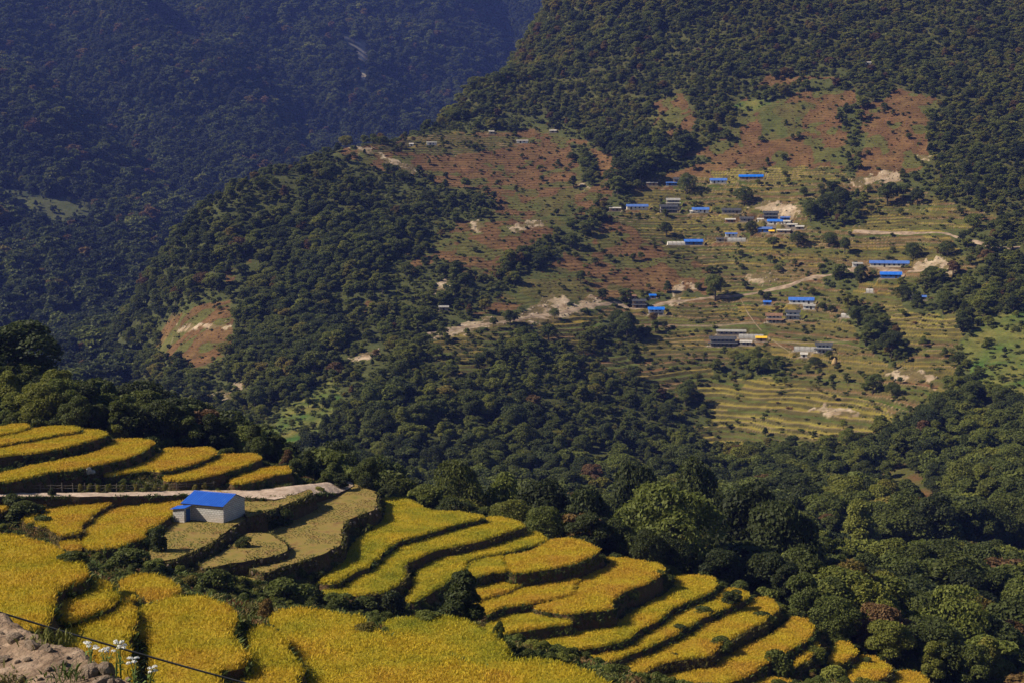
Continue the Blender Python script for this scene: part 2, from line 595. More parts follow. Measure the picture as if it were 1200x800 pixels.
def terrace(x, y, z0):
    w = fbm(x / 32, y / 32, 71, 3) * 4.5
    q = (z0 + w) / TSTEP
    base = np.floor(q)
    fr = q - base
    s = sstep(0.66, 0.98, fr)
    return (base + 0.12 * fr + 0.88 * s) * TSTEP - w, base, fr, s


def tmask(c):
    return np.where((c == TERR) | (c == FIELD), 1.0, np.where(c == BROWN, 0.40, np.where(c == GRASSY, 0.5, np.where(c == SCRUB, 0.3, 0.0))))


def hit_smooth(px, py, y0=330, y1=1500):
    Y = np.arange(y0, y1, 1.5)
    P = at(px, py, Y)
    z = hill_smooth(P[0], P[1])
    i = int(np.argmax(P[2] < z)) if (P[2] < z).any() else len(Y) - 1
    return np.array([P[0][i], P[1][i], z[i]])


BLUE, SLATE, GREY, WHITE, RUSTY, TARP = 'blue', 'slate', 'grey', 'white', 'rusty', 'tarp'
# middle of the front wall's foot (pixel), length in pixels, roof, form, walls, label
HOUSES = [
    (764, 219, 14, GREY, 'shed', 'mud', 'grey tin-roofed shed left of the slate house in the top row of the village'),
    (800, 216, 22, SLATE, 'gable', 'mud', 'long slate-roofed house behind the dark blue lean-to in the top row'),
    (787, 219, 13, BLUE, 'shed', 'blue', 'dark blue lean-to in front of the slate house in the top row'),
    (842, 216, 20, BLUE, 'gable', 'white', 'blue-roofed house between slate house and long blue roof in the top row'),
    (880, 212, 29, BLUE, 'gable', 'mud', 'long low blue-roofed house at the end of the top row'),
    (721, 248, 14, WHITE, 'shed', 'mud', 'low whitish shed at the edge of the wooded gully'),
    (747, 247, 26, BLUE, 'gable', 'cream', 'cream-walled house with bright blue roof and blue end walls near the wooded gully'),
    (789, 243, 18, GREY, 'tall', 'stone', 'grey two-storey house with pale roof behind the slate house'),
    (784, 251, 24, SLATE, 'tall', 'stone', 'dark slate two-storey house with white porch in the second row'),
    (813, 252, 9, WHITE, 'shed', 'white', 'little white shed against the blue-roofed house in the second row'),
    (821, 251, 20, BLUE, 'gable', 'white', 'blue-roofed house with dark blue end gable in the second row'),
    (857, 251, 23, SLATE, 'gable', 'stone', 'dark slate-roofed stone house in the second row above the white shed'),
    (856, 262, 12, WHITE, 'shed', 'rust', 'white-roofed shed with rusty wall among the lower yards'),
    (875, 261, 16, SLATE, 'gable', 'stone', 'small slate-roofed stone house beside the white-roofed shed'),
    (891, 262, 7, WHITE, 'shed', 'white', 'tiny white shed between the two slate-roofed houses'),
    (903, 259, 20, SLATE, 'tall', 'stone', 'tall slate-roofed house behind the bright blue roofs'),
    (908, 265, 18, BLUE, 'gable', 'white', 'blue-roofed house in front of the tall slate house'),
    (920, 260, 11, BLUE, 'shed', 'blue', 'small blue roof beside the tall slate house'),
    (922, 264, 8, WHITE, 'shed', 'white', 'small white-walled shed under the small blue roof'),
    (928, 268, 12, WHITE, 'shed', 'stone', 'flat pale shed roof below the small blue roof'),
    (937, 270, 10, WHITE, 'shed', 'stone', 'flat pale shed roof lowest at the edge of the grove'),
    (896, 274, 17, BLUE, 'gable', 'blue', 'blue house with blue roof beside the yellow awning'),
    (904, 275, 6, TARP, 'shed', 'mud', 'yellow awning beside the blue house'),
    (918, 275, 16, WHITE, 'shed', 'mud', 'long white-roofed open shed beside the yellow awning'),
    (793, 289, 22, WHITE, 'tunnel', 'white', 'white plastic tunnel greenhouse joined to the blue house'),
    (813, 288, 22, BLUE, 'gable', 'blue', 'blue house with serrated roof edge beside the plastic tunnel'),
    (857, 279, 14, BLUE, 'shed', 'white', 'blue roof behind the pale plastic tunnel'),
    (863, 284, 23, GREY, 'tunnel', 'white', 'pale grey plastic tunnel greenhouse below the blue roof'),
    (844, 284, 9, SLATE, 'shed', 'stone', 'small dark hut between the two plastic tunnels'),
    (765, 351, 8, BLUE, 'shed', 'blue', 'tiny dark blue hut above the road'),
    (742, 351, 8, RUSTY, 'shed', 'mud', 'tiny brown hut above the road'),
    (749, 362, 18, SLATE, 'tall', 'mud', 'mud-walled slate house beside the road, with a wide brown porch'),
    (769, 370, 19, BLUE, 'stilt', 'lilac', 'pale house on posts with bright blue roof below the road'),
    (857, 394, 36, GREY, 'shed', 'stone', 'long grey tin roof behind the dark longhouse'),
    (847, 407, 36, SLATE, 'tall', 'stone', 'dark slate longhouse with porch in front of the grey tin roof'),
    (880, 398, 31, GREY, 'tunnel', 'white', 'long pale tunnel roof beside the dark longhouse'),
    (874, 406, 14, WHITE, 'shed', 'stone', 'small white-roofed shed in front of the pale tunnel roof'),
    (892, 401, 13, TARP, 'shed', 'mud', 'open shed with a bright yellow awning next to the tunnel roof'),
    (939, 358, 30, BLUE, 'gable', 'white', 'blue-roofed house with white end wall below the road bend'),
    (899, 358, 9, BLUE, 'shed', 'blue', 'tiny blue hut left of the house below the road bend'),
    (948, 364, 14, GREY, 'shed', 'white', 'grey lean-to in front of the house below the road bend'),
    (907, 380, 22, RUSTY, 'tall', 'cream', 'white and rust-brown two-storey house with wide dark porch'),
    (929, 375, 19, SLATE, 'tall', 'white', 'slate two-storey house with white end wall by the round bush'),
    (991, 373, 12, WHITE, 'tunnel', 'white', 'small white domed tunnel among the fields'),
    (943, 412, 27, GREY, 'tunnel', 'stone', 'grey rounded-roof shed beside the white and slate house'),
    (965, 415, 22, SLATE, 'tall', 'white', 'white-walled house with slate roof and porch beside the rounded-roof shed'),
    (942, 420, 8, WHITE, 'shed', 'white', 'small white hut with a blue patch below the rounded-roof shed'),
    (1042, 314, 47, BLUE, 'gable', 'cream', 'long blue-roofed cream school building beside the bare earth yard'),
    (1044, 327, 25, BLUE, 'gable', 'blue', 'blue house with blue roof right below the long school building'),
    (1005, 314, 12, GREY, 'shed', 'white', 'small grey and white hut at the end of the school building'),
    (1019, 344, 9, WHITE, 'tunnel', 'white', 'tiny white round-roofed hut below the school'),
    (1073, 352, 11, WHITE, 'shed', 'stone', 'white-roofed shed half hidden behind a dark tree'),
    (1082, 352, 7, BLUE, 'shed', 'stone', 'tiny blue roof beside the white-roofed shed'),
    (612, 169, 14, WHITE, 'shed', 'white', 'white-roofed house on the high brown shoulder'),
    (576, 157, 6, WHITE, 'shed', 'stone', 'tiny pale hut above the white-roofed house on the shoulder'),
    (648, 156, 8, WHITE, 'shed', 'stone', 'tiny pale hut at the top edge of the brown shoulder'),
    (506, 171, 12, GREY, 'shed', 'white', 'small grey house by dark bushes on the ridge shoulder'),
    (482, 172, 5, WHITE, 'shed', 'white', 'tiny whitish hut at the end of the ridge shoulder'),
    (520, 366, 11, GREY, 'gable', 'stone', 'lone grey-roofed hut above the scree'),
    (1017, 77, 8, WHITE, 'shed', 'white', 'lone tiny white hut high on the slope at the forest edge'),
]
ROADS = [
    ('dirt_road', 1.9, [(500, 391), (545, 384), (590, 378), (640, 370), (690, 360), (720, 356), (745, 364), (790, 354), (830, 350), (862, 347), (900, 341), (925, 336), (938, 330), (952, 326), (978, 322), (990, 318), (1005, 316), (1020, 317), (1060, 318), (1100, 316)]),
    ('dirt_road', 1.5, [(1000, 272), (1060, 274), (1110, 274), (1140, 283), (1165, 292), (1195, 292)]),
    ('footpath', 0.35, [(866, 347), (872, 360), (884, 378), (896, 392), (910, 402), (926, 414)]),
    ('footpath', 1.0, [(742, 381), (780, 382), (820, 382), (850, 381), (884, 378)]),
    ('footpath', 0.55, [(910, 402), (950, 402), (995, 400)]),
]
ROADXY = []
for nm, w, pl in ROADS:
    ROADXY.append(np.array([hit_smooth(a, b) for a, b in pl]))
PADS = []
for h in HOUSES:
    p = hit_smooth(h[0], h[1])
    L = 0.93 * h[2] * p[1] / FPX
    D = min(4.8, max(2.2, L * 0.52))
    e = 4.0
    g = (hill_smooth(np.array([p[0] + e]), np.array([p[1]])) - hill_smooth(np.array([p[0] - e]), np.array([p[1]])))[0] / (2 * e)
    gy = (hill_smooth(np.array([p[0]]), np.array([p[1] + e])) - hill_smooth(np.array([p[0]]), np.array([p[1] - e])))[0] / (2 * e)
    rz = max(-0.25, min(0.25, -math.atan2(g, gy) * 0.35))
    cx, cy = p[0] - math.sin(rz) * D / 2, p[1] + math.cos(rz) * D / 2
    PADS.append((cx, cy, L / 2, D / 2, p[2], rz))


def road_dist(x, y):
    d = np.full(x.shape, 1e9)
    for P in ROADXY:
        for a, b in zip(P[:-1], P[1:]):
            ab = b[:2] - a[:2]
            m = (x > min(a[0], b[0]) - 8) & (x < max(a[0], b[0]) + 8) & (y > min(a[1], b[1]) - 8) & (y < max(a[1], b[1]) + 8)
            if not m.any():
                continue
            xm, ym = x[m], y[m]
            t = np.clip(((xm - a[0]) * ab[0] + (ym - a[1]) * ab[1]) / (ab @ ab + 1e-9), 0, 1)
            d[m] = np.minimum(d[m], np.hypot(xm - a[0] - t * ab[0], ym - a[1] - t * ab[1]))
    return d


def pad_w(x, y, cx, cy, hl, hd, rz, m=1.4):
    dx = (x - cx) * math.cos(rz) + (y - cy) * math.sin(rz)
    dy = -(x - cx) * math.sin(rz) + (y - cy) * math.cos(rz)
    return np.maximum(np.abs(dx) - hl, np.abs(dy) - hd) / m


def hill_z(x, y):
    x = np.asarray(x, float)
    y = np.asarray(y, float)
    z0 = hill_smooth(x, y)
    px, py = proj(x, y, z0)
    m = tmask(cover(px, py)) * sstep(535, 560, y) * sstep(2.5, 5.5, road_dist(x, y))
    zt = terrace(x, y, z0)[0]
    z = z0 * (1 - m) + zt * m
    for cx, cy, hl, hd, zp, rz in PADS:
        m = (np.abs(x - cx) < hl + hd + 5) & (np.abs(y - cy) < hl + hd + 5)
        if m.any():
            w = 1 - sstep(0.8, 2.0, pad_w(x[m], y[m], cx, cy, hl, hd, rz))
            z[m] = z[m] + (zp - 0.15 - z[m]) * w
    return z


def hit_hill(px, py, y0=330, y1=1500):
    """where the line of sight through a pixel meets the hillside"""
    Y = np.arange(y0, y1, 1.5)
    P = at(px, py, Y)
    z = hill_smooth(P[0], P[1])
    i = int(np.argmax(P[2] < z)) if (P[2] < z).any() else len(Y) - 1
    x, y = P[0][i], P[1][i]
    return np.array([x, y, float(hill_z(np.array([x]), np.array([y]))[0])])


PAL = {FOREST: (0.052, 0.056, 0.018), BROWN: (0.135, 0.070, 0.030), TERR: (0.085, 0.082, 0.022), GRASSY: (0.090, 0.098, 0.024), EARTH: (0.50, 0.39, 0.29), SCRUB: (0.060, 0.064, 0.019), FIELD: (0.20, 0.15, 0.035)}


def ground_cols(x, y, z0, m=None):
    px, py = proj(x, y, z0)
    c = cover(px, py)
    col = np.zeros(x.shape + (3,))
    for k, v in PAL.items():
        col[c == k] = v
    zt, base, fr, s = terrace(x, y, z0)
    uo = (c == FOREST) & (((py < 175) & (px > 430)) | ((px > 1040) & (py < 420)))
    col[uo] = (0.062, 0.060, 0.019)
    lane = np.floor(x / 38 + fbm(x / 60, y / 60, 5, 2) * 3 + base * 0.37)
    h = _h(base, lane, 91)
    terr = (c == TERR) | (c == FIELD)
    tread = terr & (fr < 0.68)
    ris = terr & (fr >= 0.68)
    opts = np.array([(0.078, 0.088, 0.019), (0.095, 0.092, 0.021), (0.135, 0.105, 0.026), (0.18, 0.125, 0.028), (0.125, 0.066, 0.030), (0.135, 0.082, 0.036), (0.070, 0.085, 0.016)])
    hi = np.minimum((h * 7).astype(int), 6)
    col[tread] = opts[hi[tread]]
    gold = (c == FIELD) & (fr < 0.68) & (h > 0.35)
    col[gold] = (0.205, 0.160, 0.034)
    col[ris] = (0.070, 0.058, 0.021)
    lip = terr & (fr < 0.09) & (h > 0.5)
    col[lip] = (0.22, 0.15, 0.085)
    b = c == BROWN
    n = fbm(x / 12, y / 12, 77, 3)
    col[b] = np.array((0.090, 0.048, 0.020)) + np.clip(n[b] + 0.15, 0, 0.5)[:, None] * np.array((0.15, 0.080, 0.036))
    gb = b & (n < -0.07)
    col[gb] = (0.085, 0.080, 0.022)
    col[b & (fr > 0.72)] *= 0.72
    gr = c == GRASSY
    gn = fbm(x / 9, y / 9, 237, 3)
    col[gr] = np.array((0.090, 0.100, 0.024)) + np.clip(gn[gr], -0.3, 0.4)[:, None] * np.array((0.16, 0.06, 0.03))
    ge = b & (fbm(x / 45, y / 45, 177, 3) > np.where(py < 215, 0.20, 0.15))
    col[ge] = col[ge] * 0.35 + np.array((0.070, 0.078, 0.020)) * 0.65
    e = c == EARTH
    ne = fbm(x / 3.5, y / 3.5, 207, 3)
    col[e] = np.array((0.30, 0.225, 0.155)) + np.clip(ne[e], -0.3, 0.3)[:, None] * np.array((0.35, 0.30, 0.26))
    col[e & (fbm(x / 6, y / 6, 217, 3) < -0.03)] = (0.115, 0.085, 0.037)
    for cx, cy, hl, hd, zp, rz in PADS:
        m = (np.abs(x - cx) < hl + hd + 5) & (np.abs(y - cy) < hl + hd + 5)
        if m.any():
            cm = col[m]
            cm[pad_w(x[m], y[m], cx, cy, hl, hd, rz) + fbm(x[m] / 3, y[m] / 3, 4, 2) * 1.5 < 0.9] = (0.20, 0.15, 0.09)
            col[m] = cm
    return col, c


def grid_mesh(name, xs, ys, zf, colf, mat):
    X, Y = np.meshgrid(xs, ys)
    Z = zf(X, Y)
    ny, nx = X.shape
    V = np.stack([X, Y, Z], -1).reshape(-1, 3)
    i = np.arange(nx * ny).reshape(ny, nx)
    F = np.stack([i[:-1, :-1], i[:-1, 1:], i[1:, 1:], i[1:, :-1]], -1).reshape(-1, 4)
    C = colf(X, Y).reshape(-1, 3) if colf else None
    return mesh_np(name, V, F, mat, True, C)


# the patch that carries the village terraces is a finer sheet let into the hill
PX0, PX1, PY0, PY1 = -190.0, 320.0, 530.0, 1010.0


def edge_in(x, y, mgn):
    return np.minimum(np.minimum(x - PX0, PX1 - x), np.minimum(y - PY0, PY1 - y)) / mgn


def coarse_z(x, y):
    z = hill_smooth(x, y)
    return z - 7 * sstep(0.25, 1.0, edge_in(x, y, 24.0))


def fine_z(x, y):
    z = hill_z(x, y)
    zs = hill_smooth(x, y)
    e = edge_in(x, y, 24.0)
    k = sstep(0.05, 0.5, e)
    return zs + (z - zs) * k - 1.2 * (1 - sstep(0.0, 0.35, e))


o = obj('hillside', grid_mesh('hillside', np.arange(-560, 660, 5.0), np.arange(150, 1560, 5.0), coarse_z, lambda x, y: ground_cols(x, y, hill_smooth(x, y))[0], M_HILL))
tag(o, kind='structure')
o = obj('terraced_hillside', grid_mesh('terraced_hillside', np.arange(PX0, PX1, 0.85), np.arange(PY0, PY1, 0.6), fine_z, lambda x, y: ground_cols(x, y, hill_smooth(x, y))[0], M_HILL))
tag(o, kind='structure')

# ------------------------------------------------------------------ the far mountain
MC = []
for px, l in {-250: [(-100, 2700), (0, 2100), (200, 1400), (400, 900)],
              0: [(-100, 2550), (0, 2150), (100, 1830), (200, 1500), (240, 1400), (300, 1240), (360, 1120), (430, 1000)],
              150: [(-100, 2700), (0, 2300), (100, 1980), (200, 1600), (300, 1240), (400, 980)],
              300: [(-100, 2850), (0, 2450), (100, 2120), (200, 1720), (300, 1330)],
              450: [(-100, 3000), (0, 2620), (100, 2270), (180, 1930), (250, 1600)],
              600: [(-100, 3200), (0, 2800), (80, 2480), (150, 2150)],
              760: [(-100, 3350), (0, 2950), (100, 2500)]}.items():
    for py, d in l:
        MC.append(at(px, py, d))
mt_tps = TPS(MC, 1e-3, 500)


def mount_z(x, y):
    z = mt_tps(x, y)
    a = (x * 0.75 + y * 0.35)
    rid = np.abs(fbm(a / 170, (y - x * 0.6) / 520, 41, 2)) * 260 - 36
    return z + rid * sstep(1150, 1700, y) + fbm(x / 90, y / 90, 8, 3) * 26


def mount_cols(x, y):
    z = mount_z(x, y)
    px, py = proj(x, y, z)
    col = np.zeros(x.shape + (3,))
    col[:] = (0.026, 0.036, 0.015)
    qx = px + fbm(px / 20, py / 20, 12, 3) * 40
    qy = py + fbm(px / 20, py / 20, 13, 3) * 30
    col[inpoly(qx, qy, MEADOW)] = (0.062, 0.068, 0.022)
    for p in SLIDE:
        col[inpoly(px + fbm(px / 5, py / 5, 1, 2) * 8, py, p)] = (0.42, 0.34, 0.25)
    return col


MEADOW = [(0, 232), (40, 225), (110, 235), (110, 262), (60, 272), (20, 258)]
SLIDE = [[(417, 48), (429, 46), (432, 72), (426, 84), (419, 66)], [(399, 34), (407, 38), (418, 56), (410, 54)], [(422, 80), (431, 82), (429, 98), (421, 94)]]
o = obj('mountain', grid_mesh('mountain', np.arange(-1500, 1100, 14.0), np.arange(580, 3300, 14.0), mount_z, mount_cols, M_MOUNT))
tag(o, kind='structure')

# ------------------------------------------------------------------ foreground: flat steps traced as outlines, each at its own level
# key: (level of the crop's top, tint, kind, label, outline)
T = []


def fld(z, tint, label, pts, kind='rice', depth=3.2):
    T.append(dict(z=z, tint=tint, label=label, px=pts, kind=kind, depth=depth))


UPG = 'rice steps above the dirt road'
fld(-31.5, 0.42, 'highest golden rice step above the dirt road, only a narrow tip showing', [(-60, 503), (0, 498), (15, 495), (30, 495), (34, 499), (20, 503), (0, 507), (-60, 516)])
fld(-31.9, 0.42, 'second highest golden rice step above the dirt road, without a visible bank', [(-60, 516), (0, 507), (40, 500), (65, 497), (88, 498), (92, 503), (60, 508), (30, 514), (0, 519), (-60, 528)])
fld(-32.4, 0.45, 'broad golden rice step with dark bank behind the white boulder, third highest above road', [(-60, 527), (0, 518), (30, 512), (60, 505), (90, 500), (110, 501), (124, 505), (126, 508), (115, 511), (95, 517), (70, 523), (40, 528), (15, 530), (-60, 536)])
fld(-33.8, 0.5, 'long golden rice step with white boulder in its bank, above the dirt road', [(-60, 566), (0, 562), (-8, 556), (2, 552), (30, 545), (60, 539), (95, 532), (118, 526), (122, 520), (138, 513), (160, 512), (178, 514), (180, 517), (170, 525), (150, 533), (120, 541), (90, 547), (60, 550), (30, 557), (5, 562)])
fld(-35.3, 0.55, 'golden rice step behind the blue-roofed house, between boulder bank and road', [(120, 554), (140, 546), (160, 541), (170, 539), (178, 535), (190, 526), (195, 523), (220, 523), (245, 522), (253, 526), (254, 529), (240, 536), (215, 544), (190, 549), (175, 548), (150, 551), (125, 555)])
fld(-36.1, 0.55, 'golden rice step directly behind the blue roof ridge', [(192, 558), (200, 552), (225, 545), (245, 537), (258, 531), (275, 530), (295, 529), (304, 532), (306, 535), (290, 542), (270, 548), (245, 555), (215, 560), (195, 560)])
fld(-37.2, 0.55, 'lowest golden rice step above the road, next to the bare dirt patch', [(270, 560), (280, 554), (300, 549), (320, 545), (335, 544), (341, 549), (340, 551), (325, 553), (305, 560), (285, 563), (272, 564)])
fld(-36.4, 0.55, 'golden rice plot just below the dirt road, cut by a leafy bush bank', [(-60, 585), (0, 579), (18, 578), (22, 580), (18, 588), (5, 594), (-60, 610)])
fld(-36.9, 0.5, 'small golden rice plot below the road between two leafy bushes', [(26, 592), (33, 584), (55, 579), (57, 588), (40, 593)])
fld(-37.3, 0.5, 'golden rice step below the road with a green hedge along its right bank', [(28, 602), (60, 591), (100, 584), (140, 578), (146, 580), (127, 588), (114, 596), (105, 604), (95, 613), (92, 620), (70, 625), (60, 616), (45, 612), (30, 609)])
fld(-38.0, 0.55, 'tiny golden rice corner below the hedged rice step', [(70, 634), (88, 628), (93, 632), (94, 641), (80, 641)])
fld(-38.0, 0.52, 'golden rice step beside the blue-roofed house reaching behind it', [(97, 625), (108, 608), (120, 598), (150, 590), (185, 582), (225, 576), (262, 574), (262, 582), (215, 592), (198, 602), (186, 612), (172, 618), (165, 628), (140, 637), (110, 640), (98, 637)])
# lawns round the house
fld(-39.2, 0.3, 'mown grass yard that the blue-roofed house stands on', [(170, 654), (182, 638), (192, 622), (198, 604), (215, 598), (250, 596), (286, 597), (292, 606), (277, 614), (262, 625), (240, 640), (220, 648), (200, 655), (172, 659)], 'lawn')
fld(-38.9, 0.3, 'short grass strip with wheel tracks beside the bare dirt patch', [(286, 583), (320, 582), (345, 579), (362, 573), (366, 577), (350, 585), (330, 592), (310, 600), (292, 605), (284, 598)], 'lawn')
fld(-41.2, 0.55, 'large dry brownish grass step bordering the bright yellow rice', [(340, 600), (355, 592), (368, 582), (388, 575), (410, 566), (438, 575), (441, 594), (422, 603), (406, 611), (400, 623), (399, 637), (380, 648), (360, 655), (330, 664), (308, 671), (298, 668), (280, 650), (284, 628), (305, 616), (330, 608)], 'lawn')
fld(-40.4, 0.35, 'small green grass step with yellow flecks below the house yard', [(235, 658), (262, 645), (280, 630), (290, 624), (316, 625), (335, 637), (337, 645), (325, 650), (300, 655), (270, 660), (255, 664), (238, 666)], 'lawn')
fld(-42.0, 0.5, 'narrow grass ledge above the bushy gully', [(278, 675), (300, 667), (335, 660), (352, 662), (330, 672), (295, 682)], 'lawn')
# right-hand flight of steps
fld(-43.0, 0.30, 'uppermost bright yellow rice step bordering the dry grass step', [(447, 584), (456, 581), (478, 582), (492, 590), (508, 596), (540, 597), (562, 601), (566, 604), (540, 610), (515, 617), (490, 625), (470, 630), (455, 638), (442, 650), (432, 660), (420, 665), (405, 672), (395, 679), (374, 679), (386, 668), (402, 655), (408, 643), (416, 632), (430, 621), (448, 609), (452, 600)])
fld(-43.9, 0.30, 'second bright yellow rice step below the dry grass, running down to the bushy gully', [(376, 688), (400, 681), (425, 671), (440, 660), (447, 650), (460, 639), (480, 630), (510, 621), (540, 612), (568, 605), (580, 603), (600, 606), (613, 612), (612, 615), (590, 622), (565, 630), (535, 636), (515, 640), (495, 648), (480, 655), (474, 660), (474, 670), (465, 682), (450, 690), (430, 693), (400, 694), (378, 692)])
fld(-45.2, 0.33, 'third bright yellow rice step, narrowing to a point above the dark bushy tree', [(476, 700), (482, 688), (487, 675), (492, 665), (510, 654), (535, 646), (565, 637), (595, 629), (620, 621), (632, 622), (640, 628), (632, 634), (600, 642), (570, 648), (546, 655), (543, 665), (530, 675), (515, 684), (500, 694), (485, 702)])
fld(-45.6, 0.32, 'small yellow rice plot between two thin earth bunds', [(546, 657), (570, 649), (586, 647), (592, 657), (594, 666), (575, 668), (555, 674), (546, 674)])
fld(-45.5, 0.52, 'broad amber rice plot with rounded nose facing the forest', [(592, 649), (620, 644), (632, 637), (645, 630), (665, 628), (685, 632), (702, 641), (690, 650), (670, 658), (645, 663), (620, 667), (600, 668), (595, 660)])
fld(-47.0, 0.5, 'small amber rice strip below the thin bunds', [(556, 687), (580, 680), (608, 677), (610, 682), (600, 688), (580, 694), (560, 699)])
fld(-47.4, 0.52, 'long amber rice strip running up behind the dark bushy tree', [(558, 704), (585, 695), (610, 688), (640, 679), (665, 673), (677, 676), (674, 685), (670, 692), (645, 699), (620, 704), (590, 708), (572, 716), (562, 714)])
fld(-47.7, 0.55, 'broad orange-gold rice step with a leafy bank under its nose', [(626, 708), (650, 701), (672, 693), (680, 681), (690, 671), (708, 664), (714, 658), (713, 651), (730, 651), (755, 655), (773, 658), (778, 664), (773, 672), (755, 682), (735, 688), (718, 700), (715, 710), (690, 713), (670, 716), (640, 713)])
fld(-48.5, 0.38, 'short yellow rice step tucked under the amber strips', [(570, 732), (590, 719), (610, 716), (640, 716), (660, 721), (670, 727), (640, 731), (610, 735), (590, 741), (580, 742)])
fld(-50.0, 0.40, 'long curved yellow rice step sweeping up to the big round tree', [(592, 758), (620, 747), (650, 739), (680, 734), (700, 727), (720, 726), (730, 722), (748, 711), (760, 704), (780, 694), (792, 682), (792, 672), (815, 671), (835, 674), (841, 682), (830, 692), (808, 700), (788, 710), (772, 722), (752, 732), (735, 745), (720, 750), (690, 755), (650, 760), (615, 765)])
fld(-51.0, 0.46, 'narrow curved amber rice step, first below the step that reaches the big round tree', [(630, 772), (660, 768), (700, 757), (740, 751), (757, 740), (780, 724), (800, 711), (830, 702), (846, 691), (855, 687), (870, 689), (877, 695), (865, 703), (845, 712), (825, 720), (810, 728), (790, 740), (770, 750), (740, 762), (715, 772), (690, 778), (660, 779), (635, 776)])
fld(-52.0, 0.50, 'amber rice step with green shrubs along its upper bank, second below the big round tree', [(690, 792), (720, 778), (745, 768), (770, 757), (790, 748), (800, 744), (820, 734), (845, 721), (868, 711), (882, 700), (900, 697), (911, 707), (907, 715), (895, 724), (880, 733), (865, 740), (845, 752), (830, 765), (800, 768), (780, 772), (755, 783), (735, 794), (700, 800)])
fld(-53.5, 0.55, 'amber rice step with leafy bank ending near the round flowering shrub, third below the tree', [(735, 806), (775, 787), (800, 774), (820, 771), (832, 774), (850, 768), (870, 756), (890, 747), (910, 737), (924, 726), (930, 721), (945, 723), (953, 732), (948, 745), (930, 755), (915, 765), (895, 775), (880, 785), (860, 794), (840, 803), (800, 825), (735, 825)])
fld(-54.8, 0.55, 'orange-gold rice step below the round green bush on the lower bank', [(860, 815), (882, 795), (905, 790), (925, 795), (940, 806), (935, 830), (860, 830)])
fld(-54.6, 0.5, 'slim amber rice ledge above the dark bank near the round green bush', [(930, 772), (948, 756), (957, 749), (958, 758), (947, 769), (935, 777)])
fld(-56.2, 0.5, 'small rounded amber rice nose between dark bank and forest edge', [(970, 774), (978, 755), (985, 749), (994, 750), (1002, 757), (1003, 763), (990, 772), (978, 777)])
fld(-57.4, 0.52, 'rounded amber rice nose, second to last at the forest edge', [(994, 786), (1002, 774), (1008, 766), (1025, 767), (1042, 777), (1044, 782), (1035, 790), (1020, 796), (1003, 796)])
fld(-58.7, 0.55, 'lowest orange rice nose at the forest edge', [(1036, 808), (1048, 788), (1055, 783), (1066, 783), (1080, 788), (1087, 797), (1085, 820), (1036, 825)])
# near fields
fld(-25.8, 0.42, 'golden rice field above the power cable, ending in a rounded nose by the bushes', [(-80, 615), (0, 624), (20, 626), (50, 635), (75, 648), (92, 660), (94, 671), (78, 680), (60, 688), (54, 700), (46, 728), (20, 735), (-80, 735)])
fld(-26.8, 0.42, 'golden rice nose between dark soil clump and bushes above the cable', [(62, 706), (66, 691), (80, 682), (105, 676), (120, 682), (128, 695), (125, 703), (110, 711), (85, 719), (64, 722)])
fld(-27.4, 0.42, 'golden rice field behind the white flowers, crossed by the power cable', [(50, 770), (68, 724), (90, 716), (112, 709), (130, 702), (148, 708), (154, 720), (150, 735), (142, 752), (140, 800), (50, 800)])
fld(-28.6, 0.5, 'tiny golden rice wedge beside the small round plot in the gully', [(132, 697), (140, 688), (150, 690), (152, 698), (140, 704)])
fld(-29.5, 0.5, 'small round golden rice plot among gully bushes', [(146, 677), (165, 671), (185, 673), (200, 681), (203, 690), (190, 700), (178, 697), (165, 690), (150, 683)])
fld(-28.3, 0.42, 'wide golden rice field with dark bank notches under the cable', [(160, 714), (180, 705), (205, 697), (235, 697), (258, 704), (267, 716), (268, 726), (262, 738), (282, 762), (280, 772), (252, 778), (245, 825), (176, 825), (184, 780), (182, 748), (166, 737), (160, 724)])
fld(-29.3, 0.36, 'narrow yellow rice field between dark gully bank and thin bund line', [(296, 738), (304, 731), (318, 738), (328, 748), (340, 770), (346, 782), (340, 794), (325, 825), (262, 825), (282, 788), (298, 776), (296, 755)])
fld(-30.4, 0.40, 'large golden rice field with a green band across its top', [(323, 718), (335, 712), (360, 711), (390, 716), (418, 722), (426, 731), (450, 742), (490, 755), (520, 764), (575, 782), (620, 800), (645, 830), (440, 830), (350, 830), (352, 785), (345, 773), (332, 750), (326, 740)])
fld(-31.0, 0.27, 'bright yellow-green rice field sloping past the dark bushy tree', [(457, 726), (475, 721), (520, 720), (545, 726), (575, 741), (587, 757), (592, 771), (640, 772), (690, 788), (730, 815), (735, 830), (650, 830), (618, 799), (572, 779), (520, 759), (480, 745), (462, 736)])


def smooth_closed(P, step):
    """Catmull-Rom through a closed outline, resampled evenly"""
    P = np.asarray(P, float)
    n = len(P)
    out = []
    for i in range(n):
        p0, p1, p2, p3 = P[i - 1], P[i], P[(i + 1) % n], P[(i + 2) % n]
        L = np.linalg.norm(p2 - p1)
        k = max(1, int(L / step))
        for j in range(k):
            t = j / k
            out.append(hermite(p0, p1, p2, p3, t))
    return np.array(out)


def hermite(p0, p1, p2, p3, t):
    m1 = (p2 - p0) * 0.33
    m2 = (p3 - p1) * 0.33
    L = np.linalg.norm(p2 - p1)
    for m in (m1, m2):
        l = np.linalg.norm(m)
        if l > L:
            m *= L / l
    t2, t3 = t * t, t * t * t
    return (2 * t3 - 3 * t2 + 1) * p1 + (t3 - 2 * t2 + t) * m1 + (-2 * t3 + 3 * t2) * p2 + (t3 - t2) * m2


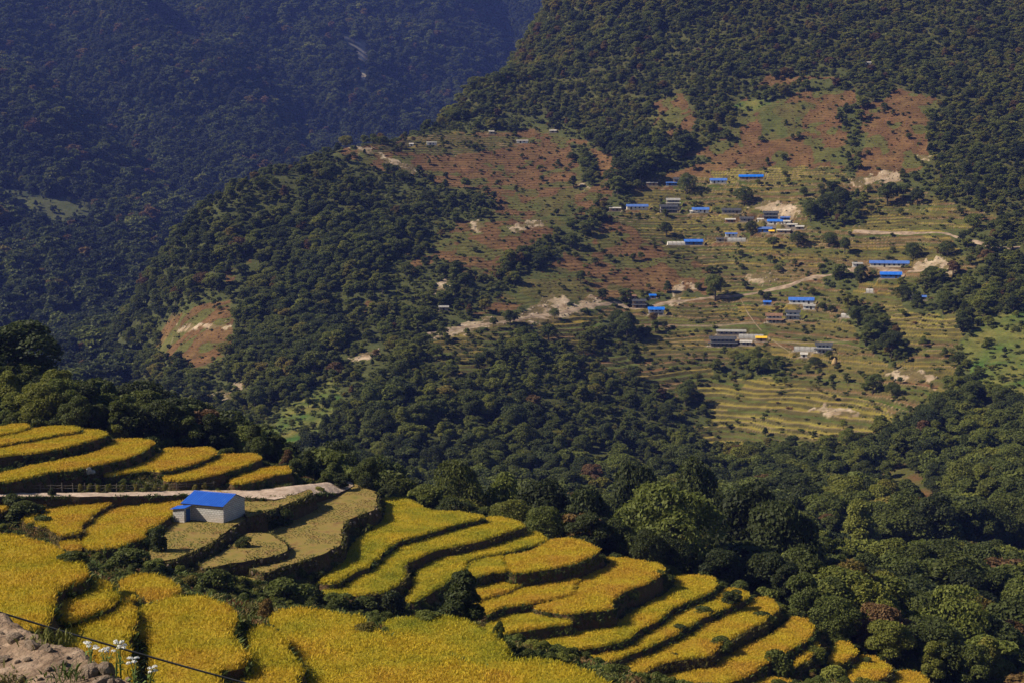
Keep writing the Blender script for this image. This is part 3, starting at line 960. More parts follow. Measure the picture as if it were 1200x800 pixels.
RICE_H = 0.5
near_pts = []
for f in T:
    pts = np.array([onz(x, y, f['z'])[:2] for x, y in f['px']])
    S = smooth_closed(pts, 0.55)
    s = np.arange(len(S))
    S = S + np.stack([fbm(S[:, 0] / 1.7, S[:, 1] / 1.7, 3, 2), fbm(S[:, 0] / 1.7, S[:, 1] / 1.7, 4, 2)], 1) * 0.75 + np.stack([fbm(S[:, 0] / 0.6, S[:, 1] / 0.6, 13, 2), fbm(S[:, 0] / 0.6, S[:, 1] / 0.6, 14, 2)], 1) * 0.3
    a = 0.5 * np.sum(S[:, 0] * np.roll(S[:, 1], -1) - np.roll(S[:, 0], -1) * S[:, 1])
    if a < 0:
        S = S[::-1]
    if f['kind'] == 'rice' and pts[:, 1].mean() < 125:
        td = np.roll(S, -1, 0) - np.roll(S, 1, 0)
        nn = np.stack([td[:, 1], -td[:, 0]], 1)
        S = S + nn / (np.linalg.norm(nn, axis=1)[:, None] + 1e-9) * 0.4
    f['out'] = S
    f['area'] = abs(a)
    f['g'] = f['z'] - (RICE_H if f['kind'] == 'rice' else 0.0)
    for p in pts[::2]:
        near_pts.append((p[0], p[1], f['g'] - 1.0))

# points of the natural slope around the fields
for p in ((-4, 4, -2.9), (-3, 8, -3.6), (0, 5, -5), (6, 5, -7), (-12, 6, -3), (0, 20, -10.5), (-12, 22, -9.5), (14, 22, -13), (-30, 30, -11), (-14, 45, -18), (0, 45, -18.5), (16, 45, -21), (0, 65, -25), (25, 60, -27),
          (40, 80, -36), (60, 100, -46), (-40, 60, -18), (-60, 90, -22), (80, 140, -60), (45, 120, -44), (20, 110, -40), (30, 135, -46),
          (-34, 130, -36), (-20, 135, -39), (-8, 135, -42), (-60, 150, -34), (-45, 150, -38), (-25, 155, -43), (-90, 170, -30), (-100, 220, -30),
          (-82, 250, -36), (-60, 255, -44), (-40, 255, -52), (-20, 240, -58), (-5, 230, -60), (-30, 225, -46), (-12, 215, -50), (5, 212, -55), (20, 208, -57), (30, 206, -58), (40, 206, -61), (50, 206, -65), (62, 205, -68),
          (0, 250, -68), (30, 235, -68), (60, 235, -76), (75, 190, -72), (-80, 300, -60), (-40, 300, -76), (-110, 300, -50), (90, 170, -72), (95, 210, -82)):
    near_pts.append(p)
ROAD_UP = [(-60, 576, -34.7), (0, 576.5, -35.5), (60, 577, -36.1), (140, 576.5, -36.8), (200, 575, -37.4), (250, 573.5, -38.0), (280, 574, -38.4), (300, 573.5, -38.6), (340, 569, -38.8), (380, 565, -39.7), (412, 562, -40.9)]
ROAD_LO = [(-60, 580, -34.7), (0, 581, -35.5), (60, 581.5, -36.1), (140, 581, -36.8), (200, 580, -37.4), (250, 578, -38.0), (290, 582.5, -38.5), (320, 585, -38.75), (345, 582, -39.0), (370, 578, -39.9), (398, 577, -40.9), (415, 569, -41.15)]
for q in ROAD_UP[::2] + ROAD_LO[::2]:
    p = onz(*q)
    near_pts.append((p[0], p[1], p[2] - 0.45))
near_tps = TPS(near_pts, 2e-3)


def near_z(x, y):
    x = np.asarray(x, float)
    y = np.asarray(y, float)
    z = near_tps(x, y) + fbm(x / 5, y / 5, 61, 3) * 1.0 * sstep(30, 60, y)
    for f in T:
        S = f['out']
        m = (x > S[:, 0].min()) & (x < S[:, 0].max()) & (y > S[:, 1].min()) & (y < S[:, 1].max())
        if m.any():
            k = np.zeros(x.shape, bool)
            k[m] = inpoly(x[m], y[m], S)
            z = np.where(k, np.minimum(z, f['g'] - 0.45), z)
    return z


o = obj('near_slope', grid_mesh('near_slope', np.arange(-130, 125, 0.9), np.concatenate([np.arange(2, 60, 1.0), np.arange(60, 300, 0.9)]), near_z, None, M_GROUND))
tag(o, kind='structure')


def hit_near(px, py, y0=20, y1=300):
    Y = np.arange(y0, y1, 0.5)
    P = at(px, py, Y)
    z = near_z(P[0], P[1])
    i = int(np.argmax(P[2] < z)) if (P[2] < z).any() else len(Y) - 1
    return np.array([P[0][i], P[1][i], z[i]])


# ---------------------------------------------------------------- crops
def blades(x, y, z, per, h, w, lean, rg):
    """kite-shaped blades, 'per' for each point; returns verts and quads"""
    n = len(x) * per
    X = np.repeat(x, per) + rg.normal(0, 0.07, n)
    Y = np.repeat(y, per) + rg.normal(0, 0.07, n)
    Z = np.repeat(z, per)
    H = h * rg.uniform(0.72, 1.12, n) * np.repeat(rg.uniform(0.85, 1.1, len(x)), per)
    W = w * rg.uniform(0.6, 1.3, n)
    a = rg.uniform(0, 2 * PI, n)
    b = rg.uniform(0, 2 * PI, n)
    L = H * lean * rg.uniform(0.2, 1.3, n)
    dx, dy = np.cos(a), np.sin(a)
    lx, ly = np.cos(b) * L, np.sin(b) * L
    p0 = np.stack([X, Y, Z], 1)
    p1 = np.stack([X + dx * W + lx * 0.45, Y + dy * W + ly * 0.45, Z + H * 0.72], 1)
    p2 = np.stack([X + lx, Y + ly, Z + H * 0.95], 1)
    p3 = np.stack([X - dx * W + lx * 0.45, Y - dy * W + ly * 0.45, Z + H * 0.72], 1)
    V = np.stack([p0, p1, p2, p3], 1).reshape(-1, 3)
    F = np.arange(n * 4).reshape(n, 4)
    return V, F


def fill_points(S, dens, rg, inset=0.0):
    x0, y0 = S.min(0)
    x1, y1 = S.max(0)
    s = 1 / math.sqrt(dens)
    gx, gy = np.meshgrid(np.arange(x0, x1, s), np.arange(y0, y1, s))
    gx = gx.ravel() + rg.uniform(-0.45, 0.45, gx.size) * s
    gy = gy.ravel() + rg.uniform(-0.45, 0.45, gy.size) * s
    k = inpoly(gx, gy, S)
    return gx[k], gy[k]


def make_bank(f, rg):
    S = f['out']
    n = len(S)
    tdir = np.roll(S, -1, 0) - np.roll(S, 1, 0)
    nrm = np.stack([tdir[:, 1], -tdir[:, 0]], 1)
    nrm /= np.linalg.norm(nrm, axis=1)[:, None] + 1e-9
    rows = [(0.0, 0.03), (0.07, -0.10), (0.16, -0.42), (0.30, -0.85), (0.42, -1.35), (0.58, -2.0), (0.8, -f['depth'])]
    V = []
    for off, dz in rows:
        w = fbm(S[:, 0] / 1.1, S[:, 1] / 1.1 + dz * 2.1, 19, 3) * (0.12 + 0.95 * min(1, -dz if dz < 0 else 0))
        P = S + nrm * (off + w)[:, None]
        z = f['g'] + dz + fbm(S[:, 0] / 0.8, S[:, 1] / 0.8, 23, 2) * 0.16
        V.append(np.column_stack([P, z]))
    nr = len(rows)
    V = np.concatenate(V)
    i = np.arange(n)
    F = []
    for r in range(nr - 1):
        a = r * n + i
        b = r * n + (i + 1) % n
        F.append(np.stack([a + n, b + n, b, a], 1))
    return V, np.concatenate(F), nrm


cnt = 0
for f in T:
    rg = np.random.default_rng(100 + cnt)
    cnt += 1
    S = f['out']
    c = S.mean(0)
    base = thing('rice_terrace' if f['kind'] == 'rice' else 'grass_terrace', f['label'], 'rice terrace' if f['kind'] == 'rice' else 'grass terrace', (c[0], c[1], f['g']))
    loc = np.array([c[0], c[1], f['g']])
    top = np.column_stack([S, np.full(len(S), f['g'])]) - loc
    obj('field_soil' if f['kind'] == 'rice' else 'turf', mesh_np('field_top', top, [list(range(len(S)))], M_PADDY if f['kind'] == 'rice' else M_TURF), base)
    V, F, nrm = make_bank(f, rg)
    obj('bank', mesh_np('bank', V - loc, F, M_BANK, True), base)
    depth_m = c[1]
    if f['kind'] == 'rice':
        near = depth_m < 125
        gx, gy = fill_points(S, 20.0 if near else 13.0, rg)
        z = np.full(len(gx), f['g'])
        eg = rg.integers(0, len(S), int(len(S) * 5))
        eo = rg.uniform(-0.25, 0.12, len(eg))
        gx = np.concatenate([gx, S[eg, 0] + nrm[eg, 0] * eo])
        gy = np.concatenate([gy, S[eg, 1] + nrm[eg, 1] * eo])
        z = np.concatenate([z, np.full(len(eg), f['g'] - 0.15)])
        z = z + fbm(gx / 1.3, gy / 1.3, 63, 2) * 0.25
        V, F = blades(gx, gy, z + 0.18, 4, RICE_H * 0.74, 0.028 if near else 0.04, 0.7, rg)
        # the closed leaf canopy under the ears
        ci = S * 1.0
        hw = 0.05 + fbm(ci[:, 0] / 0.7, ci[:, 1] / 0.7, 31, 2) * 0.12
        ring0 = np.column_stack([ci, np.full(len(ci), f['g'] + 0.02)])
        ring1 = np.column_stack([ci - nrm * 0.3, f['g'] + 0.30 + hw])
        i_ = np.arange(len(ci))
        j_ = (i_ + 1) % len(ci)
        n_c = len(ci)
        cf = [[a_, b_, b_ + n_c, a_ + n_c] for a_, b_ in zip(i_, j_)] + [list(range(n_c, 2 * n_c))]
        co_ = obj('leaf_canopy', mesh_np('leaf_canopy', np.concatenate([ring0, ring1]) - loc, cf, M_CANOPY), base)
        co_['tint'] = f['tint']
        ro = obj('rice', mesh_np('rice', V - loc, F, M_RICE), base)
        ro['kind'] = 'stuff'
        ro['tint'] = f['tint']
    else:
        gx, gy = fill_points(S, 5.0, rg)
        k = fbm(gx / 3, gy / 3, 2, 3) > -0.06
        gx, gy = gx[k], gy[k]
        V, F = blades(gx, gy, np.full(len(gx), f['g']), 3, 0.12, 0.07, 0.9, rg)
        ro = obj('grass', mesh_np('grass', V - loc, F, M_GRASS), base)
        ro['kind'] = 'stuff'
        ro['tint'] = f['tint']
    # weeds hanging on the bank, only on the sides that face down the slope
    m = len(S)
    sel = rg.integers(0, m, int(m * 6))
    keep = fbm(S[sel, 0] / 2.5, S[sel, 1] / 2.5, 88, 2) > -0.07
    sel = sel[keep]
    if len(sel):
        dz = rg.uniform(-0.05, 1.3, len(sel))
        bx = S[sel, 0] + nrm[sel, 0] * (0.08 + 0.33 * dz)
        by = S[sel, 1] + nrm[sel, 1] * (0.08 + 0.33 * dz)
        V, F = blades(bx, by, f['g'] - dz - 0.1, 5, 0.5, 0.06, 1.1, rg)
        wo_ = obj('bank_weeds', mesh_np('bank_weeds', V - loc, F, M_TUFT), base)
        wo_['kind'] = 'stuff'
        wo_['tint'] = 0.35 if rg.random() < 0.6 else 0.6


# ------------------------------------------------------------------ trees
def rand_unit(n, rg):
    v = rg.normal(size=(n, 3))
    return v / np.linalg.norm(v, axis=1)[:, None]


def leaves(P, N, size, rg, asp=1.5, up=0.35):
    """leaf clumps: rhombic faces at P facing roughly N"""
    n = len(P)
    N = N + rg.normal(0, 0.8, (n, 3)) + np.array([0, 0, up])
    N /= np.linalg.norm(N, axis=1)[:, None]
    A = np.cross(N, rand_unit(n, rg))
    A /= np.linalg.norm(A, axis=1)[:, None] + 1e-9
    B = np.cross(N, A)
    s = (size * rg.uniform(0.6, 1.35, n))[:, None]
    A = A * s * asp * 0.5
    B = B * s * 0.5
    droop = -N * s * 0.18
    V = np.stack([P - A + droop, P + B, P + A + droop, P - B], 1).reshape(-1, 3)
    return V, np.arange(n * 4).reshape(n, 4)


def crown_lobes(rg, H, Wd, nl, base=0.35, style='round'):
    L = []
    for i in range(nl):
        t = (i + 0.5) / nl
        a = i * 2.399 + rg.uniform(-0.5, 0.5)
        zz = H * (base + (1 - base) * (0.12 + 0.76 * t))
        if style == 'round':
            prof = math.sin(PI * (0.18 + 0.72 * t)) ** 0.8
        elif style == 'cone':
            prof = (1 - t) * 0.95 + 0.1
        elif style == 'ragged':
            prof = rg.uniform(0.35, 1.25)
        else:
            prof = 0.55 + 0.45 * math.sin(PI * min(1, t * 1.2))
        rr = Wd * 0.5 * prof * rg.uniform(0.45, 0.78)
        r = Wd * rg.uniform(0.20, 0.30) * (0.75 + 0.25 * prof)
        if style == 'ragged':
            r *= rg.uniform(0.55, 0.9)
        L.append((rr * math.cos(a), rr * math.sin(a), zz, r))
    L.append((0, 0, H * 0.62, Wd * (0.2 if style == 'ragged' else 0.30)))
    L.append((rg.uniform(-.08, .08) * Wd, rg.uniform(-.08, .08) * Wd, H * (0.93 if style == 'cone' else 0.86), Wd * (0.14 if style == 'cone' else 0.22)))
    return L


def crown_geo(rg, lobes, n, size, base_z):
    w = np.array([l[3] ** 2 for l in lobes])
    w /= w.sum()
    C = np.array(lobes)
    idx = rg.choice(len(lobes), n, p=w)
    D = rand_unit(n, rg)
    D[:, 2] = np.where(D[:, 2] < -0.35, -D[:, 2], D[:, 2])
    rad = C[idx, 3] * rg.uniform(0.72, 1.12, n) ** 0.8
    P = C[idx, :3] + D * rad[:, None] * np.array([1, 1, 0.8])
    # drop most leaves buried inside other lobes
    d = np.linalg.norm((P[:, None, :] - C[None, :, :3]) / np.array([1, 1, 0.8]), axis=2) / C[None, :, 3]
    ins = (d < 0.62).any(1)
    P, D = P[~ins], D[~ins]
    return leaves(P, D, size, rg)


def trunk_mb(rg, H, Wd, lobes, limbs=6):
    mb = MB()
    r0 = H * 0.022 + 0.05
    bend = rg.uniform(-0.05, 0.05, 2) * H
    pts = [(0, 0, -0.6), (bend[0] * 0.2, bend[1] * 0.2, H * 0.2), (bend[0] * 0.6, bend[1] * 0.6, H * 0.42), (bend[0], bend[1], H * 0.66), (bend[0] * 0.8, bend[1] * 0.8, H * 0.86)]
    mb.tube(pts, [r0 * 1.35, r0, r0 * 0.8, r0 * 0.45, r0 * 0.15], 7)
    for i in range(min(limbs, len(lobes))):
        l = lobes[i]
        s = 0.28 + 0.3 * i / limbs
        a = Vector((bend[0] * s, bend[1] * s, H * s))
        e = Vector(l[:3])
        mid = a.lerp(e, 0.5) + Vector((0, 0, H * 0.03))
        mb.tube([a, mid, e], [r0 * 0.5, r0 * 0.32, r0 * 0.08], 5)
    return mb


def make_tree_meshes(seed, H, Wd, nl, nleaf, size, base, style, limbs=6):
    rg = np.random.default_rng(seed)
    lobes = crown_lobes(rg, H, Wd, nl, base, style)
    V, F = crown_geo(rg, lobes, nleaf, size, base)
    crown = mesh_np('crown', V, F, M_LEAF)
    tr = trunk_mb(rg, H, Wd, lobes, limbs)
    return crown, tr.mesh('trunk', M_BARK, True), lobes


def joined(crown, trunk, name):
    """one light mesh (leaves and stem) for the woods seen as a mass"""
    nv = len(crown.vertices)
    V = np.zeros(nv * 3, np.float32)
    crown.vertices.foreach_get('co', V)
    V = V.reshape(-1, 3)
    F = [list(p.vertices) for p in crown.polygons]
    Vt = np.zeros(len(trunk.vertices) * 3, np.float32)
    trunk.vertices.foreach_get('co', Vt)
    Vt = Vt.reshape(-1, 3)
    Ft = [[i + nv for i in p.vertices] for p in trunk.polygons]
    return mesh_np(name, np.concatenate([V, Vt]), F + Ft, [M_LEAF, M_BARK], False, None, [0] * len(F) + [1] * len(Ft))


# near kinds (12 m tall in the mesh, scaled when planted)
NEAR = [make_tree_meshes(11 + i, 12, w, nl, 9500, 0.34, b, st) for i, (w, nl, b, st) in enumerate([(10, 13, 0.22, 'round'), (9, 11, 0.25, 'tall'), (11.5, 15, 0.2, 'round'), (8, 12, 0.15, 'cone'), (10, 9, 0.3, 'tall'), (10, 16, 0.12, 'ragged'), (7.5, 14, 0.1, 'ragged')])]
MID = []
for i, (w, nl, b, st) in enumerate([(9, 9, 0.18, 'round'), (8, 8, 0.2, 'tall'), (10, 11, 0.15, 'round'), (7, 9, 0.1, 'cone'), (9, 7, 0.25, 'tall'), (9.5, 13, 0.08, 'ragged'), (7, 11, 0.08, 'ragged')]):
    cr, tr, _l = make_tree_meshes(51 + i, 12, w, nl, 2100, 0.62, b, st, 3)
    MID.append(joined(cr, tr, 'woodland_tree'))
FAR = []
for i, (w, nl, b, st) in enumerate([(9, 7, 0.12, 'round'), (8, 6, 0.15, 'tall'), (10, 8, 0.1, 'round'), (7, 6, 0.05, 'cone'), (9, 10, 0.05, 'ragged')]):
    cr, tr, _l = make_tree_meshes(81 + i, 12, w, nl, 520, 1.3, b, st, 0)
    FAR.append(joined(cr, tr, 'far_tree'))
SHRUB = []
for i in range(4):
    rg = np.random.default_rng(131 + i)
    lobes = [(rg.uniform(-.7, .7), rg.uniform(-.7, .7), rg.uniform(0.15, 0.95), rg.uniform(0.4, 0.75)) for _ in range(7)]
    V, F = crown_geo(rg, lobes, 420, 0.3, 0)
    SHRUB.append(mesh_np('shrub', V, F, M_LEAF))
TUFT = []
for i in range(3):
    rg = np.random.default_rng(171 + i)
    x = rg.normal(0, 0.5, 26)
    y = rg.normal(0, 0.5, 26)
    V, F = blades(x, y, np.zeros(26), 3, 0.75, 0.16, 0.8, rg)
    TUFT.append(mesh_np('tuft', V, F, M_TUFT))


def rock_mesh(seed, mat):
    r2 = np.random.default_rng(seed)
    bm = bmesh.new()
    bmesh.ops.create_icosphere(bm, subdivisions=2, radius=1.0)
    cut = [(Vector(r2.normal(size=3)).normalized(), r2.uniform(0.55, 0.85)) for _ in range(7)]
    for v in bm.verts:
        for n_, d_ in cut:
            q = v.co.dot(n_)
            if q > d_:
                v.co -= n_ * (q - d_)
        v.co *= 1 + r2.normal(0, 0.03)
    me = bpy.data.meshes.new('rock')
    bm.to_mesh(me)
    bm.free()
    me.materials.append(mat)
    return me


M_SCREE = noise_mat('scree_stone', [(0.3, (0.18, 0.14, 0.10)), (0.7, (0.36, 0.29, 0.22))], 0.8, 0.95, 5)


def scatter(name, label, cat, P, scale, tint, idx, meshes, wide=1.0):
    """one uncountable mass: points that draw a shared mesh each (geometry nodes)"""
    P = np.asarray(P, np.float32)
    me = bpy.data.meshes.new(name)
    me.vertices.add(len(P))
    me.vertices.foreach_set('co', P.ravel())
    for nm, tp, d in (('sz', 'FLOAT', scale), ('tint', 'FLOAT', tint), ('rz', 'FLOAT', rng.uniform(0, 6.283, len(P))), ('pick', 'INT', idx)):
        a = me.attributes.new(nm, tp, 'POINT')
        a.data.foreach_set('value', np.asarray(d, np.int32 if tp == 'INT' else np.float32))
    me.update()
    o = obj(name, me)
    tag(o, label, cat, None, 'stuff')
    ng = bpy.data.node_groups.new(name + '_nodes', 'GeometryNodeTree')
    ng.interface.new_socket('Geometry', in_out='INPUT', socket_type='NodeSocketGeometry')
    ng.interface.new_socket('Geometry', in_out='OUTPUT', socket_type='NodeSocketGeometry')
    N, L = ng.nodes, ng.links
    gi, go = N.new('NodeGroupInput'), N.new('NodeGroupOutput')
    ip = N.new('GeometryNodeInstanceOnPoints')
    L.new(gi.outputs[0], ip.inputs['Points'])
    jn = N.new('GeometryNodeJoinGeometry')
    for m in meshes:
        to = bpy.data.objects.new(name + '_source', m)
        oi = N.new('GeometryNodeObjectInfo')
        oi.inputs['Object'].default_value = to
        oi.inputs['As Instance'].default_value = True
        L.new(oi.outputs['Geometry'], jn.inputs[0])
    L.new(jn.outputs[0], ip.inputs['Instance'])
    ip.inputs['Pick Instance'].default_value = True

    def att(nm, tp):
        n = N.new('GeometryNodeInputNamedAttribute')
        n.data_type = tp
        n.inputs['Name'].default_value = nm
        return n.outputs[0]
    L.new(att('pick', 'INT'), ip.inputs['Instance Index'])
    sv = N.new('ShaderNodeVectorMath')
    sv.operation = 'SCALE'
    sv.inputs[0].default_value = (wide, wide, 1.0)
    L.new(att('sz', 'FLOAT'), sv.inputs['Scale'])
    L.new(sv.outputs[0], ip.inputs['Scale'])
    cx = N.new('ShaderNodeCombineXYZ')
    L.new(att('rz', 'FLOAT'), cx.inputs[2])
    e2 = N.new('FunctionNodeEulerToRotation')
    L.new(cx.outputs[0], e2.inputs[0])
    L.new(e2.outputs[0], ip.inputs['Rotation'])
    L.new(ip.outputs[0], go.inputs[0])
    md = o.modifiers.new('scatter', 'NODES')
    md.node_group = ng
    return o


def jgrid(x0, x1, y0, y1, s, rg):
    gx, gy = np.meshgrid(np.arange(x0, x1, s), np.arange(y0, y1, s))
    gx = gx.ravel() + rg.uniform(-0.48, 0.48, gx.size) * s
    gy = gy.ravel() + rg.uniform(-0.48, 0.48, gy.size) * s
    return gx, gy


rg = np.random.default_rng(5)
# --- woods on the hill
x, y = jgrid(-520, 560, 340, 1500, 4.6, rg)
k = (np.abs(x / y) < 0.42)
x, y = x[k], y[k]
z = hill_smooth(x, y)
px, py = proj(x, y, z)
c = cover(px + rg.normal(0, 5, len(x)), py + rg.normal(0, 3.5, len(x)), 1.2)
c = np.where(cover(px, py) == EARTH, EARTH, c)
u = rg.random(len(x))
cl = fbm(px / 22, py / 16, 99, 3)                      # clumps
dens = np.select([c == FOREST, c == SCRUB, c == BROWN, c == TERR, c == FIELD, c == GRASSY], [0.95, 0.55, 0.07, 0.11, 0.03, 0.12], 0.0)
dens = np.where(c == SCRUB, dens * (0.4 + 2.2 * np.clip(cl + 0.2, 0, 0.6)), dens)
dens = np.where((c == TERR) | (c == BROWN), dens * np.clip(1 + cl * 7, 0, 4), dens)
# houses keep trees off: filled below
keep = u < dens
upper = (py < 175) & (px > 430)
hgt = np.select([c == FOREST, c == SCRUB], [6.0 + 9.5 * rg.random(len(x)) ** 1.3, 2.2 + 6.0 * rg.random(len(x)) ** 1.8], rg.uniform(1.6, 4.5, len(x)))
upper |= (px > 1040) & (py < 420)
hgt = np.where((c == FOREST) & upper, 2.0 + 5.0 * rg.random(len(x)) ** 2.0, hgt)
hgt = np.where((y > 1080) & upper, hgt * 1.6, hgt)
keep &= ~(upper & (c == FOREST) & (rg.random(len(x)) < 0.08 - 0.3 * cl))
midl = (c == FOREST) & ~upper & (px < 560) & (py < 440)
hgt = np.where(midl, rg.uniform(4.0, 9.5, len(x)), hgt)
lowf = (c == FOREST) & ~upper & (py > 430) & (y > 430)
hgt = np.where(lowf, 3.5 + 8.0 * rg.random(len(x)) ** 1.4, hgt)
tn = np.select([c == FOREST, c == SCRUB], [np.where((py < 175) & (px > 430), 0.56, 0.40) + 0.9 * cl + rg.normal(0, 0.11, len(x)), 0.48 + 0.6 * cl + rg.normal(0, 0.10, len(x))], 0.46 + rg.normal(0, 0.12, len(x)))
rust = rg.random(len(x)) < np.where(upper, 0.06, 0.02)
tn = np.where(rust, rg.uniform(0.8, 1.0, len(x)), np.clip(tn, 0.0, 0.74))
HILL = dict(x=x[keep], y=y[keep], z=z[keep], h=hgt[keep], t=tn[keep], px=px[keep], py=py[keep], c=c[keep])
# bushes hugging the banks in the dense upper wood (fills the gaps)
M_SHEET_NEAR = noise_mat('deep_blue_sheet', [(0.3, (0.006, 0.058, 0.34)), (0.55, (0.010, 0.078, 0.42)), (0.8, (0.03, 0.11, 0.42))], 1.4, 0.5, 5, spec=0.3)
M_SHEET, nt, b = new_mat('blue_sheet', 0.55, 0.3)
oi = nt.nodes.new('ShaderNodeObjectInfo')
c_ = ramp(nt, [(0.3, (0.012, 0.080, 0.38)), (0.55, (0.024, 0.130, 0.50)), (0.75, (0.10, 0.20, 0.48))], noise(nt, 0.5, 5, 0.65, 'Object'))
hs = nt.nodes.new('ShaderNodeHueSaturation')
nt.links.new(c_, hs.inputs['Color'])
nt.links.new(math_n(nt, 'ADD', math_n(nt, 'MULTIPLY', oi.outputs['Random'], 0.5), 0.68), hs.inputs['Value'])
nt.links.new(math_n(nt, 'ADD', math_n(nt, 'MULTIPLY', oi.outputs['Random'], 0.25), 0.8), hs.inputs['Saturation'])
nt.links.new(hs.outputs[0], b.inputs['Base Color'])

# --- dirt roads on the hill, draped on their bench
for (nm, w, pl), P in zip(ROADS, ROADXY):
    seg = [P[0]]
    for a, b in zip(P[:-1], P[1:]):
        n = max(1, int(np.linalg.norm(b[:2] - a[:2]) / 2.0))
        for j in range(1, n + 1):
            seg.append(a + (b - a) * j / n)
    S = np.array(seg)[:, :2]
    for _ in range(3):
        S[1:-1] = (S[:-2] + 2 * S[1:-1] + S[2:]) / 4
    d = np.gradient(S, axis=0)
    d /= np.linalg.norm(d, axis=1)[:, None] + 1e-9
    nr = np.stack([-d[:, 1], d[:, 0]], 1)
    ww = w * np.clip(0.9 + fbm(S[:, 0] / 7, S[:, 1] / 7, 14, 3) * 3.0, 0.35, 1.8)
    rows = []
    for t in (-1, -0.5, 0, 0.5, 1):
        Q = S + nr * (ww * t)[:, None]
        rows.append(np.column_stack([Q, hill_z(Q[:, 0], Q[:, 1]) + 0.22 - 0.3 * abs(t) ** 3]))
    V = np.stack(rows, 1).reshape(-1, 3)
    i = np.arange(len(S) * 5).reshape(-1, 5)
    F = np.stack([i[:-1, :-1], i[:-1, 1:], i[1:, 1:], i[1:, :-1]], -1).reshape(-1, 4)
    tag(obj(nm, mesh_np(nm, V, F, M_DIRT if nm == 'dirt_road' else M_PATH, True)), kind='structure')

# ------------------------------------------------------------------ near woods behind the terraces
CREST = np.array([onz(*p)[:2] for p in ((-60, 490, -31.5), (34, 497, -31.5), (126, 505, -32.4), (180, 514, -33.8), (254, 524, -35.3), (306, 532, -36.1), (341, 546, -37.2), (412, 563, -38.9), (440, 573, -41.2), (492, 588, -43), (566, 600, -43), (640, 624, -45.2), (702, 638, -45.5), (778, 660, -47.7), (841, 676, -50), (877, 692, -51), (911, 702, -52), (953, 728, -53.5), (1003, 755, -56.2), (1044, 778, -57.4), (1087, 795, -58.7), (1200, 840, -62))])
co = np.argsort(CREST[:, 0])
CREST = CREST[co]


def crest_y(x):
    return np.interp(x, CREST[:, 0], CREST[:, 1])


def ground(x, y):
    x = np.atleast_1d(np.asarray(x, float))
    y = np.atleast_1d(np.asarray(y, float))
    zn = np.where(y < 297, near_z(x, y), -1e3)
    zh = np.where(y > 152, hill_smooth(x, y), -1e3)
    return np.maximum(zn, zh)


KEY = [  # centre of the crown and its top (pixel), distance, crown width m, tint, mesh, label
    (782, 570, 206, 15.0, 0.44, 2, 'big round-crowned green tree standing right behind the curved rice step'),
    (868, 572, 226, 13.0, 0.12, 1, 'tall dark tree behind the big round-crowned tree'),
    (915, 590, 218, 12.0, 0.15, 4, 'dark spreading tree with a black hollow under its crown by the forest edge'),
    (1000, 660, 204, 9.5, 0.82, 0, 'olive-brown thin-leaved tree with bare branches at the forest edge'),
    (1040, 672, 208, 8.0, 0.72, 4, 'yellow-green tree beside the olive-brown thin-leaved tree'),
    (965, 692, 199, 5.0, 0.95, 0, 'small rust-brown tree at the forest edge'),
    (1120, 690, 198, 10.0, 0.50, 2, 'green bushy tree with pale leaves behind the lowest rice noses'),
    (1060, 720, 196, 7.0, 0.40, 0, 'leafy green tree just behind the second to last rice nose'),
    (1185, 700, 205, 11.0, 0.30, 1, 'dull green tree beside the bushy tree behind the lowest rice noses'),
    (536, 542, 228, 9.0, 0.52, 2, 'bright green bushy tree behind the uppermost bright yellow step'),
    (630, 565, 222, 10.0, 0.15, 1, 'dark tree behind the second bright yellow step'),
    (690, 575, 220, 10.0, 0.10, 0, 'dark grey-green tree between bright yellow steps and big round tree'),
    (585, 560, 232, 8.0, 0.48, 0, 'mid-green tree with a pale trunk beside the bright green bushy tree'),
    (450, 540, 250, 11.0, 0.22, 0, 'dark green tree behind the large dry grass step'),
    (395, 520, 265, 10.0, 0.18, 2, 'dark tree behind the bare dirt patch'),
    (12, 380, 246, 15.0, 0.06, 1, 'very tall dark tree towering behind the highest rice step'),
    (50, 440, 240, 9.0, 0.12, 3, 'pointed dark tree beside the very tall dark tree'),
    (105, 452, 244, 10.0, 0.10, 0, 'dark grey-green tree behind the broad rice step with dark bank'),
    (165, 448, 246, 12.0, 0.12, 2, 'broad dark tree crown above the long rice step with boulder'),
    (215, 468, 240, 9.0, 0.08, 4, 'dark tree above the rice step behind the house'),
    (262, 488, 258, 9.0, 0.20, 0, 'dull green tree above the blue roof'),
    (20, 470, 222, 5.5, 0.56, 0, 'yellowish green young tree at the top of the rice steps'),
    (820, 545, 262, 11.0, 0.28, 0, 'green tree peeping out above the big round tree'),
    (745, 548, 265, 10.0, 0.20, 4, 'dark green tree on the slope left of the big round tree top'),
]
ntree = 0
KEYXY = []
for px, py, Y, wd, tint, mi, lab in KEY:
    p = at(px, py, Y)
    g = float(ground(p[0], p[1])[0])
    h = max(5.0, p[2] - g)
    t = thing('tree', lab, 'tree', (p[0], p[1], g), random.uniform(0, 6.28), 'trees at the edge of the forest')
    cr, tr, lob = NEAR[mi]
    sx = wd / (10, 9, 11.5, 8, 10)[mi]
    for nm, m in (('crown', cr), ('trunk', tr)):
        q = obj(nm, m, t)
        q.scale = (sx, sx, h / 12.0)
        if nm == 'crown':
            q['tint'] = tint
    KEYXY.append((p[0], p[1], wd))
    ntree += 1

